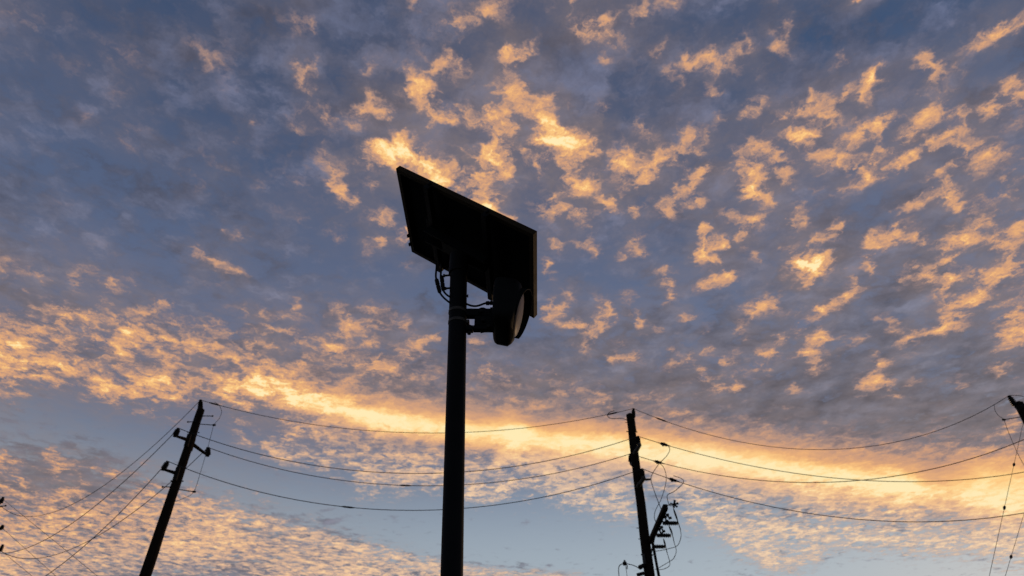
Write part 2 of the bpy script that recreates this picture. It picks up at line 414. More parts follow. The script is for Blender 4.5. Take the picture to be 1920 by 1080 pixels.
(.4,.52,[(4.02,28.28),(6.52,28.4),(8.44,27.64)]),
(.45,.44,[(1.49,27.24),(2.73,27.22)]),
(.4,.42,[(14.06,26.33),(15.83,25.72),(16.66,25.2)]),
(.35,.51,[(10.9,27.69),(13.7,27.01)]),
(.4,.35,[(.0,27.9),(.25,27.9)]),
(.5,1.05,[(.95,23.17),(4.22,22.49),(7.85,21.52),(10.02,20.59)]),
(.5,1.05,[(1.86,21.7),(5.53,21.2)]),
(.45,.83,[(4.12,20.42),(6.34,19.74),(8.96,19.02)]),
(.45,.78,[(15.35,20.6),(18.56,19.48),(20.9,18.83)]),
(.55,1.15,[(15.77,18.17),(17.99,16.82),(19.89,16.26)]),
(.5,.74,[(18.55,15.63),(19.94,14.77)]),
(.5,.8,[(12.8,21.22),(15.14,19.41)]),
(.35,.61,[(9.79,18.58),(9.88,18.57)]),
(.55,.74,[(20.45,16.96),(23.32,15.9),(26.23,15.55),(29.55,14.75),(32.77,14.28),(36.09,13.09)]),
(.4,.73,[(23.05,17.8),(26.6,16.78),(31.6,15.67),(36.02,14.42)]),
(.5,.65,[(19.9,14.59),(21.37,14.27),(23.4,14.79)]),
(.5,.71,[(23.25,18.54),(26.82,17.49),(30.19,16.61)]),
(.9,1.03,[(16.51,22.11),(21.37,20.74),(25.87,19.44),(30.7,18.08)]),
(.6,.91,[(30.7,18.08),(33.78,16.95),(37.13,15.62)]),
(.95,.84,[(.0,24.58),(5.71,23.87),(11.22,22.9),(16.44,21.79)]),
(.5,.8,[(21.13,19.78),(27.04,18.2),(32.38,16.85),(37.04,15.4)]),
(.45,.94,[(-33.81,15.3),(-29.17,16.77),(-25.73,17.64),(-22.43,16.93)]),
(.4,.96,[(-36.98,15.24),(-34.0,15.79)]),
(.35,.94,[(-36.59,14.31),(-34.11,14.4)]),
(.95,.94,[(-19.22,26.44),(-15.43,26.06),(-11.58,25.57),(-7.72,25.23),(-3.86,24.95),(.0,24.66)]),
(.45,.94,[(-16.53,26.91),(-9.73,26.05),(.0,25.73)]),
(.9,.66,[(-22.98,26.95),(-19.25,26.56)]),
(.06,2.06,[(-50.82,44.82),(-43.15,47.21),(-35.7,50.68)]),
(.12,2.46,[(-21.71,47.24),(-24.06,43.71)]),
(.12,1.62,[(-13.58,56.02),(-4.68,57.47)]),
(1.9,.35,[(28.72,35.31),(29.5,35.06)]),
(.2,.7,[(-52.42,31.16),(-51.74,31.26),(-51.07,31.18)]),
(.52,.57,[(53.33,56.16),(55.01,56.62),(56.68,57.61)]),
(.43,.66,[(42.17,14.41),(44.04,15.43),(45.91,16.02)]),
(.28,.38,[(-57.51,48.14),(-55.85,47.27),(-54.2,46.61)]),
(.26,.68,[(-59.63,59.54),(-56.31,58.6),(-53.0,57.78)]),
(.4,.59,[(47.84,60.71),(51.16,61.79),(54.47,62.46)]),
(.37,.43,[(-60.24,32.3),(-57.89,33.3),(-55.55,33.72)]),
(.29,.4,[(-50.5,54.46),(-49.48,54.9),(-48.45,55.34)]),
(.66,.49,[(-59.91,21.94),(-57.68,21.73),(-55.45,21.58)]),
(.42,.32,[(-58.16,14.27),(-57.34,13.78),(-56.51,13.64)]),
(.47,.63,[(29.79,59.11),(33.09,58.89),(36.4,58.99)]),
(.64,.31,[(-53.47,13.9),(-52.15,14.18),(-50.82,14.4)]),
(.25,.48,[(-39.52,60.46),(-35.83,61.38),(-32.14,62.57)]),
(.41,.58,[(-54.55,13.28),(-52.58,12.68),(-50.62,12.39)]),
(.54,.48,[(-51.72,21.08),(-50.39,21.49),(-49.06,22.17)]),
(.37,.39,[(49.96,30.42),(50.5,30.21),(51.05,30.09)]),
(.56,.67,[(10.43,60.44),(11.78,60.81),(13.13,61.66)]),
(.22,.67,[(-51.47,39.04),(-50.77,38.86),(-50.07,39.11)]),
(.28,.4,[(-51.78,58.11),(-50.13,58.73),(-48.49,58.89)]),
(.49,.6,[(51.35,15.4),(52.18,15.68),(53.01,15.7)]),
(.3,.54,[(-51.26,29.35),(-50.19,30.38),(-49.12,31.33)]),
(.47,.63,[(43.24,18.37),(44.2,18.47),(45.17,18.69)]),
(.58,.38,[(56.41,59.42),(57.92,59.69),(59.44,60.1)]),
(.64,.4,[(-54.73,15.8),(-53.94,15.71),(-53.16,15.22)]),
(.64,.31,[(-59.16,15.91),(-57.28,15.15),(-55.4,13.88)]),
(.45,.59,[(53.44,29.94),(55.09,30.61),(56.74,30.69)]),
(.47,.53,[(20.36,60.57),(23.09,61.88),(25.81,63.09)]),
(.21,.42,[(-35.19,61.53),(-33.34,61.43),(-31.49,61.25)]),
(.63,.68,[(-54.29,26.61),(-53.46,26.7),(-52.63,26.29)]),
(.58,.63,[(46.28,56.56),(47.69,56.49),(49.11,55.87)]),
(.62,.52,[(-57.09,21.41),(-55.55,21.47),(-54.01,21.51)]),
(.29,.47,[(-58.97,57.97),(-57.27,57.34),(-55.57,57.06)]),
(.63,.46,[(49.35,53.83),(50.99,54.54),(52.64,55.29)]),
(.68,.53,[(-46.47,13.54),(-45.69,13.92),(-44.9,14.2)]),
(.51,.36,[(44.95,27.36),(45.76,26.75),(46.58,26.4)]),
(.62,.54,[(.02,62.43),(3.66,61.8),(7.3,61.11)]),
(.5,.65,[(5.72,60.84),(8.0,61.16),(10.27,62.06)]),
(.3,.32,[(-38.33,59.17),(-34.81,59.9),(-31.28,60.58)]),
(.66,.36,[(-52.33,15.02),(-50.78,14.51),(-49.24,13.59)]),
(.49,.4,[(-50.48,29.39),(-49.23,28.9),(-47.97,28.51)]),
(.45,.63,[(47.95,34.97),(49.48,35.03),(51.02,35.15)]),
(.39,.66,[(-48.18,29.37),(-46.91,29.3),(-45.64,29.65)]),
(.19,.3,[(-57.55,36.37),(-56.03,36.47),(-54.51,36.59)]),
(.24,.66,[(-52.56,60.7),(-49.6,61.35),(-46.63,61.41)]),
(.35,.52,[(-51.97,49.84),(-50.66,50.42),(-49.35,50.49)]),
(.44,.44,[(-55.75,17.2),(-54.34,18.24),(-52.93,19.84)]),
(.4,.63,[(-44.81,12.13),(-43.29,12.55),(-41.78,12.99)]),
(.51,.52,[(-45.27,24.6),(-43.37,24.9),(-41.47,24.89)]),
(.36,.49,[(-13.38,12.29),(-11.29,12.89),(-9.19,13.3)]),
(.68,.39,[(-51.31,29.35),(-49.85,29.2),(-48.38,28.46)]),
(.39,.59,[(39.18,54.84),(42.38,53.82),(45.57,53.35)]),
(.43,.36,[(24.83,61.69),(26.2,61.57),(27.57,61.56)]),
(.52,.52,[(-47.54,20.22),(-45.48,19.98),(-43.42,19.99)]),
(.55,.62,[(-52.8,15.03),(-51.47,16.02),(-50.13,17.4)]),
(.66,.36,[(-45.01,15.15),(-43.43,14.4),(-41.86,13.29)]),
(.28,.39,[(-55.13,53.18),(-53.15,54.01),(-51.17,54.33)]),
(.57,.52,[(-46.33,16.16),(-45.18,17.29),(-44.03,18.75)]),
(.68,.48,[(-58.36,13.51),(-56.83,13.27),(-55.29,13.26)]),
(.37,.34,[(51.28,26.71),(52.74,26.57),(54.2,27.03)]),
(.68,.45,[(36.14,59.11),(39.33,60.03),(42.52,61.15)]),
(.27,.46,[(-55.7,35.11),(-54.78,34.85),(-53.87,34.26)]),
(.26,.55,[(-56.02,47.79),(-55.36,47.84),(-54.69,48.33)]),
(.62,.68,[(32.89,59.79),(35.5,60.9),(38.1,61.48)]),
(.3,.39,[(-48.68,58.25),(-47.06,57.72),(-45.45,57.28)]),
(.34,.61,[(-56.87,45.28),(-56.12,45.54),(-55.36,46.29)]),
(.35,.46,[(-17.64,61.37),(-15.1,61.48),(-12.57,62.04)]),
(.51,.35,[(54.05,18.59),(55.73,20.05),(57.41,21.54)]),
(.35,.69,[(55.87,25.37),(57.9,24.48),(59.93,23.11)]),
(.5,.58,[(44.64,32.57),(46.35,31.94),(48.06,31.68)]),
(.58,.41,[(-57.81,14.64),(-56.98,14.47),(-56.15,14.62)]),
(.49,.32,[(48.7,18.43),(50.33,17.58),(51.95,16.68)]),
(.38,.47,[(-43.07,16.57),(-41.01,17.12),(-38.95,17.83)]),
(.35,.55,[(-57.22,43.09),(-55.42,43.06),(-53.61,43.34)]),
(.57,.3,[(52.22,57.91),(53.44,58.09),(54.66,58.51)]),
(.62,.42,[(43.57,52.51),(46.16,54.24),(48.75,55.46)]),
(.3,.64,[(-48.14,60.95),(-46.61,60.59),(-45.09,60.51)]),
(.25,.66,[(-18.16,61.05),(-15.92,61.79),(-13.67,62.78)]),
(.21,.33,[(-51.82,61.06),(-49.83,61.49),(-47.84,61.34)]),
(.42,.51,[(31.33,60.17),(33.26,60.78),(35.19,61.71)]),
(.41,.52,[(7.31,60.92),(8.18,61.34),(9.05,61.52)]),
(.5,.65,[(56.06,39.43),(56.72,39.22),(57.39,39.54)]),
(.69,.62,[(52.83,12.94),(53.67,12.69),(54.51,12.71)]),
(.43,.66,[(-56.01,19.78),(-55.1,20.47),(-54.19,20.9)]),
(.2,.51,[(-42.11,55.32),(-38.89,55.85),(-35.66,56.96)]),
(.38,.56,[(-40.61,14.65),(-39.69,14.41),(-38.78,14.07)]),
(.46,.63,[(19.7,61.03),(21.5,60.96),(23.3,60.7)]),
(.48,.58,[(45.25,24.09),(46.85,25.22),(48.45,25.85)]),
(.58,.35,[(43.61,52.32),(46.05,52.11),(48.48,51.73)]),
(.62,.34,[(-46.18,23.28),(-44.05,22.56),(-41.92,21.42)]),
(.37,.36,[(-51.64,24.83),(-50.9,24.18),(-50.16,24.01)]),
(.34,.55,[(-51.69,59.65),(-50.79,59.55),(-49.89,59.14)]),
(.65,.49,[(41.87,12.87),(43.12,14.38),(44.37,15.55)]),
(.58,.48,[(46.3,57.0),(47.72,57.07),(49.14,56.71)]),
(.23,.45,[(-15.91,59.78),(-14.5,60.39),(-13.08,60.46)]),
(.24,.47,[(-48.05,52.56),(-45.71,53.35),(-43.37,53.69)]),
(.38,.33,[(-48.53,32.3),(-46.64,31.39),(-44.75,30.65)]),
(.51,.61,[(51.85,17.65),(52.44,18.22),(53.03,18.44)]),
(.55,.44,[(55.22,48.69),(57.25,48.58),(59.28,48.67)]),
(.51,.49,[(46.23,18.91),(47.26,19.67),(48.3,21.01)]),
(.35,.68,[(-53.87,13.47),(-52.55,12.68),(-51.23,11.74)]),
(.46,.36,[(47.4,30.14),(48.75,29.94),(50.11,29.41)]),
(.33,.65,[(-35.99,56.48),(-32.79,57.7),(-29.6,58.38)]),
(.67,.48,[(-57.9,23.94),(-56.76,24.83),(-55.62,25.9)]),
(.38,.46,[(55.17,21.85),(55.71,21.74),(56.24,21.48)]),
(.49,.49,[(41.59,61.48),(44.27,61.6),(46.95,61.29)]),
(.51,.43,[(32.36,59.26),(35.31,59.32),(38.26,58.92)]),
(.48,.56,[(49.42,15.63),(50.02,15.92),(50.61,15.84)]),
(.52,.33,[(45.9,57.96),(48.85,57.91),(51.8,58.13)]),
(.38,.36,[(-55.19,37.67),(-53.46,37.92),(-51.73,38.67)]),
(.49,.53,[(36.46,55.07),(38.87,56.67),(41.27,58.11)]),
(1.05,1.5,[(35.5,17.5),(46.0,15.2),(59.0,12.8)]),
(.55,1.6,[(-40.5,25.2),(-48.0,24.2),(-59.0,23.0)]),
(.6,.9,[(-41.0,23.8),(-50.0,22.8)]),
(.5,1.2,[(35.0,14.6),(45.0,12.6),(57.0,10.6)]),
(.5,1.6,[(-36.0,12.8),(-45.0,12.5),(-56.0,12.0)]),
]
# cloud cover and paleness of the layer on a coarse grid of azimuth (columns) by elevation (rows)
COVER = [[.84,.81,.8,.8,.8,.8,.8,.81,.85,.85,.82,.72,.5,.2,.05,.08,.28,.03,.0,.0,.0,.0,.0,.05,.27],
[.9,.87,.84,.81,.8,.8,.8,.81,.85,.85,.82,.72,.5,.21,.05,.06,.3,.06,.0,.0,.0,.09,.25,.4,.53],
[.74,.9,.89,.86,.84,.82,.81,.82,.85,.85,.82,.71,.5,.22,.06,.05,.27,.09,.07,.16,.29,.39,.47,.71,.95],
[.29,.62,.9,.9,.89,.87,.85,.84,.83,.74,.59,.46,.34,.15,.04,.03,.25,.27,.3,.36,.46,.6,.87,.95,.91],
[.41,.27,.49,.81,.9,.88,.83,.61,.49,.46,.18,.0,.0,.01,.02,.07,.28,.36,.39,.54,.8,.95,.95,.9,.8],
[.65,.41,.25,.35,.6,.74,.4,.26,.07,.01,.01,.01,.02,.06,.12,.22,.43,.62,.8,.95,.95,.95,.88,.8,.74],
[.66,.65,.45,.22,.24,.14,.08,.07,.07,.08,.12,.17,.24,.31,.4,.52,.76,.9,.95,.95,.92,.86,.79,.74,.72],
[.65,.66,.65,.51,.24,.13,.06,.07,.15,.22,.28,.38,.52,.59,.68,.77,.89,.94,.95,.93,.86,.78,.74,.72,.69],
[.63,.66,.66,.65,.57,.35,.28,.33,.39,.44,.49,.61,.79,.86,.91,.94,.95,.95,.95,.86,.79,.74,.72,.7,.67],
[.61,.64,.66,.66,.6,.59,.53,.56,.7,.84,.83,.85,.9,.92,.94,.95,.92,.85,.8,.77,.77,.72,.7,.68,.65],
[.58,.62,.64,.65,.58,.56,.59,.69,.75,.82,.85,.86,.84,.85,.83,.8,.75,.7,.73,.76,.76,.7,.68,.66,.63],
[.55,.59,.62,.62,.56,.51,.53,.59,.67,.73,.73,.7,.65,.68,.69,.67,.66,.68,.72,.75,.75,.69,.66,.64,.61],
[.52,.56,.6,.59,.55,.48,.45,.49,.54,.58,.6,.6,.58,.61,.62,.61,.61,.65,.7,.74,.73,.68,.64,.62,.58],
[.5,.53,.57,.57,.54,.49,.44,.4,.4,.44,.47,.5,.52,.54,.55,.54,.55,.62,.68,.73,.71,.68,.62,.6,.54],
[.48,.51,.54,.55,.54,.5,.46,.41,.37,.37,.37,.4,.45,.48,.5,.5,.52,.59,.65,.7,.69,.67,.61,.57,.51],
[.49,.49,.52,.54,.53,.5,.47,.42,.37,.38,.4,.42,.45,.48,.5,.5,.51,.57,.62,.67,.68,.66,.59,.53,.53],
[.51,.48,.51,.53,.53,.5,.47,.43,.36,.4,.43,.44,.45,.48,.5,.5,.5,.56,.61,.65,.66,.63,.55,.51,.56],
[.53,.5,.51,.53,.53,.51,.47,.46,.42,.44,.47,.46,.45,.48,.51,.51,.5,.55,.6,.63,.65,.59,.51,.54,.6],
[.53,.52,.52,.53,.53,.51,.49,.51,.5,.51,.53,.51,.5,.52,.54,.53,.5,.54,.59,.62,.65,.58,.53,.57,.6],
[.53,.53,.53,.53,.53,.53,.52,.55,.58,.58,.58,.56,.55,.56,.57,.55,.51,.54,.58,.6,.64,.59,.56,.6,.6],
[.53,.53,.53,.53,.54,.56,.56,.58,.6,.62,.63,.61,.6,.6,.6,.58,.55,.55,.57,.58,.62,.61,.6,.6,.6],
[.53,.53,.53,.53,.55,.57,.6,.61,.63,.64,.65,.63,.62,.62,.62,.6,.58,.58,.57,.57,.6,.6,.6,.6,.6],
[.53,.53,.53,.53,.56,.58,.6,.62,.65,.66,.66,.65,.64,.64,.64,.63,.62,.59,.57,.58,.6,.6,.6,.6,.6],
[.53,.53,.53,.54,.56,.59,.61,.63,.64,.65,.66,.66,.65,.65,.64,.63,.6,.57,.57,.59,.6,.6,.6,.6,.6],
[.53,.53,.53,.55,.57,.59,.61,.63,.62,.62,.63,.63,.63,.63,.62,.61,.59,.56,.57,.59,.6,.6,.6,.6,.6],
[.53,.53,.54,.56,.58,.6,.62,.62,.6,.59,.59,.6,.61,.61,.61,.6,.58,.56,.56,.58,.6,.6,.6,.6,.6],
[.53,.53,.55,.57,.59,.6,.62,.62,.6,.58,.59,.59,.6,.6,.6,.6,.58,.56,.56,.58,.59,.6,.6,.6,.6],
[.53,.54,.56,.58,.59,.61,.63,.61,.6,.58,.59,.59,.6,.6,.6,.6,.58,.57,.55,.57,.59,.6,.6,.6,.6]]
PALE = [[.26,.41,.45,.45,.45,.45,.46,.5,.5,.57,.65,.73,.8,.95,1.0,1.0,1.0,1.0,1.0,1.0,1.0,1.0,1.0,1.0,1.0],
[.0,.14,.27,.38,.45,.45,.47,.5,.5,.58,.65,.73,.8,.95,1.0,1.0,1.0,1.0,1.0,1.0,1.0,1.0,1.0,.76,.19],
[.0,.0,.04,.15,.25,.33,.42,.5,.51,.58,.66,.73,.8,.94,1.0,1.0,1.0,1.0,1.0,1.0,1.0,.81,.37,.11,.0],
[.0,.0,.0,.0,.05,.15,.25,.37,.46,.58,.71,.8,.87,.96,1.0,1.0,1.0,1.0,.97,.74,.4,.15,.04,.0,.0],
[.0,.0,.0,.0,.0,.06,.18,.35,.49,.61,.8,.93,1.0,1.0,1.0,1.0,.95,.79,.49,.22,.07,.0,.0,.0,.0],
[.0,.0,.0,.0,.0,.0,.11,.35,.55,.69,.83,.93,1.0,1.0,1.0,.98,.76,.42,.12,.0,.0,.0,.0,.0,.0],
[.0,.0,.0,.0,.0,.01,.09,.32,.54,.62,.68,.75,.82,.82,.77,.68,.29,.05,.0,.0,.0,.0,.0,.0,.0],
[.0,.0,.0,.0,.0,.01,.08,.19,.3,.39,.41,.45,.49,.47,.41,.29,.09,.01,.0,.0,.0,.0,.0,.0,.0],
[.0,.0,.0,.0,.0,.0,.0,.06,.12,.15,.11,.06,.02,.0,.0,.0,.0,.0,.0,.0,.0,.0,.0,.0,.0],
[.0,.0,.0,.0,.0,.0,.0,.0,.0,.01,.02,.02,.0,.0,.0,.0,.0,.0,.0,.0,.0,.0,.0,.0,.0],
[.0,.0,.0,.0,.0,.0,.0,.0,.0,.0,.0,.0,.0,.0,.0,.0,.0,.0,.0,.0,.0,.0,.0,.0,.0],
[.0,.0,.0,.0,.0,.0,.0,.0,.0,.0,.0,.0,.0,.0,.0,.0,.0,.0,.0,.0,.0,.0,.0,.0,.0],
[.0,.0,.0,.0,.0,.0,.0,.0,.0,.0,.0,.0,.0,.0,.0,.0,.0,.0,.0,.0,.0,.0,.0,.0,.0],
[.0,.0,.0,.0,.0,.0,.0,.0,.0,.0,.0,.0,.0,.0,.0,.0,.0,.0,.0,.0,.0,.0,.0,.0,.0],
[.0,.0,.0,.0,.0,.0,.0,.0,.0,.0,.0,.0,.0,.0,.0,.0,.0,.0,.0,.0,.0,.0,.0,.0,.0],
[.0,.0,.0,.0,.0,.0,.0,.0,.0,.0,.0,.0,.0,.0,.0,.0,.0,.0,.0,.0,.0,.0,.0,.0,.0],
[.0,.0,.0,.0,.0,.0,.0,.0,.0,.0,.0,.0,.0,.0,.0,.0,.0,.0,.0,.0,.0,.0,.0,.0,.0],
[.0,.0,.0,.0,.0,.0,.0,.0,.0,.0,.0,.0,.0,.0,.0,.0,.0,.0,.0,.0,.0,.0,.0,.0,.0],
[.0,.0,.0,.0,.0,.0,.0,.0,.0,.0,.0,.0,.0,.0,.0,.0,.0,.0,.0,.0,.0,.0,.0,.0,.0],
[.0,.0,.0,.0,.0,.0,.0,.0,.0,.0,.0,.0,.0,.0,.0,.0,.0,.0,.0,.0,.0,.0,.0,.0,.0],
[.0,.0,.0,.0,.0,.0,.0,.0,.0,.0,.0,.0,.0,.0,.0,.0,.0,.0,.0,.0,.0,.0,.0,.0,.0],
[.0,.0,.0,.0,.0,.0,.0,.0,.0,.0,.0,.0,.0,.0,.0,.0,.0,.0,.0,.0,.0,.0,.0,.0,.0],
[.0,.0,.0,.0,.0,.0,.0,.0,.0,.0,.0,.0,.0,.0,.0,.0,.0,.0,.0,.0,.0,.0,.0,.0,.0],
[.0,.0,.0,.0,.0,.0,.0,.0,.0,.0,.0,.0,.0,.0,.0,.0,.0,.0,.0,.0,.0,.0,.0,.0,.0],
[.0,.0,.0,.0,.0,.0,.0,.0,.0,.0,.0,.0,.0,.0,.0,.0,.0,.0,.0,.0,.0,.0,.0,.0,.0],
[.0,.0,.0,.0,.0,.0,.0,.0,.0,.0,.0,.0,.0,.0,.0,.0,.0,.0,.0,.0,.0,.0,.0,.0,.0],
[.0,.0,.0,.0,.0,.0,.0,.0,.0,.0,.0,.0,.0,.0,.0,.0,.0,.0,.0,.0,.0,.0,.0,.0,.0],
[.0,.0,.0,.0,.0,.0,.0,.0,.0,.0,.0,.0,.0,.0,.0,.0,.0,.0,.0,.0,.0,.0,.0,.0,.0]]
DIMG = [[.5,.5,.5,.5,.5,.5,.5,.5,.5,.5,.5,.5,.5,.5,.5,.5,.5,.5,.5,.5,.5,.5,.5,.5,.5],
[.5,.5,.5,.5,.5,.5,.5,.5,.5,.5,.5,.5,.5,.5,.5,.5,.5,.5,.5,.5,.5,.5,.5,.5,.5],
[.5,.5,.5,.5,.5,.5,.5,.5,.5,.5,.5,.5,.5,.5,.5,.5,.5,.5,.5,.5,.5,.5,.5,.5,.49],
[.5,.5,.5,.5,.5,.5,.5,.5,.5,.5,.5,.5,.5,.5,.5,.5,.5,.5,.5,.5,.5,.5,.5,.47,.43],
[.5,.5,.5,.5,.5,.5,.5,.5,.5,.5,.5,.5,.5,.5,.5,.5,.5,.5,.5,.5,.5,.49,.46,.42,.45],
[.5,.5,.5,.5,.5,.5,.5,.5,.5,.5,.5,.5,.5,.5,.5,.5,.5,.5,.5,.5,.47,.45,.42,.45,.5],
[.5,.5,.5,.5,.5,.5,.5,.5,.5,.5,.5,.5,.5,.5,.5,.5,.5,.49,.48,.46,.43,.41,.46,.5,.5],
[.49,.5,.5,.5,.5,.5,.5,.5,.5,.5,.5,.5,.5,.5,.49,.48,.47,.45,.44,.42,.41,.47,.5,.5,.5],
[.48,.5,.5,.5,.5,.5,.5,.5,.5,.5,.5,.5,.5,.5,.49,.45,.43,.42,.4,.44,.49,.5,.5,.5,.5],
[.46,.48,.5,.5,.5,.5,.5,.5,.5,.5,.5,.5,.5,.5,.48,.42,.41,.44,.47,.5,.5,.5,.5,.5,.5],
[.44,.47,.48,.5,.5,.5,.5,.5,.5,.5,.5,.5,.5,.5,.49,.47,.48,.5,.5,.5,.5,.5,.5,.5,.5],
[.42,.45,.47,.48,.5,.5,.5,.5,.5,.5,.5,.5,.5,.5,.5,.5,.5,.5,.5,.5,.5,.5,.5,.5,.5],
[.41,.43,.45,.47,.48,.49,.5,.5,.5,.5,.5,.5,.5,.5,.5,.5,.5,.5,.5,.5,.5,.5,.5,.5,.5],
[.4,.41,.43,.45,.47,.48,.49,.5,.5,.5,.5,.5,.5,.5,.5,.5,.5,.5,.5,.5,.5,.5,.5,.5,.5],
[.39,.4,.42,.44,.45,.47,.48,.48,.49,.5,.5,.5,.5,.5,.5,.5,.5,.5,.5,.5,.5,.5,.5,.5,.5],
[.38,.4,.41,.42,.44,.45,.46,.47,.48,.49,.5,.5,.5,.51,.52,.51,.5,.5,.5,.5,.5,.5,.5,.5,.49],
[.36,.39,.41,.41,.42,.43,.45,.46,.46,.48,.5,.5,.5,.52,.54,.52,.5,.5,.5,.5,.5,.49,.49,.5,.47],
[.34,.37,.41,.42,.41,.42,.43,.45,.46,.48,.5,.5,.5,.52,.55,.52,.5,.5,.5,.5,.49,.47,.47,.48,.45],
[.34,.36,.4,.43,.42,.42,.42,.44,.46,.48,.5,.5,.5,.52,.53,.51,.5,.5,.5,.49,.48,.46,.45,.45,.45],
[.34,.35,.38,.42,.44,.43,.42,.44,.47,.48,.5,.5,.5,.51,.51,.51,.5,.49,.48,.46,.45,.44,.42,.43,.45],
[.34,.35,.37,.41,.43,.44,.43,.43,.46,.48,.5,.5,.5,.5,.5,.5,.49,.47,.45,.43,.43,.42,.4,.42,.45],
[.35,.36,.37,.39,.42,.44,.43,.42,.45,.48,.5,.5,.5,.5,.5,.49,.48,.46,.43,.42,.42,.41,.4,.41,.43],
[.35,.36,.38,.39,.42,.44,.43,.41,.44,.48,.5,.5,.5,.5,.5,.49,.47,.44,.42,.41,.4,.4,.4,.4,.42],
[.36,.37,.38,.4,.42,.44,.42,.41,.44,.47,.49,.5,.5,.5,.49,.48,.46,.43,.42,.4,.4,.4,.4,.4,.41],
[.36,.38,.39,.41,.43,.43,.42,.41,.43,.46,.47,.48,.48,.48,.47,.46,.44,.43,.41,.4,.4,.4,.4,.4,.4],
[.37,.38,.4,.42,.44,.43,.42,.42,.43,.45,.46,.46,.46,.46,.46,.45,.44,.42,.42,.41,.4,.4,.4,.4,.4],
[.38,.39,.41,.43,.44,.43,.41,.42,.43,.45,.45,.45,.45,.45,.45,.45,.44,.43,.42,.41,.4,.4,.4,.4,.4],
[.39,.4,.42,.44,.43,.42,.41,.42,.44,.45,.45,.45,.45,.45,.45,.45,.44,.43,.42,.41,.41,.4,.4,.4,.4]]
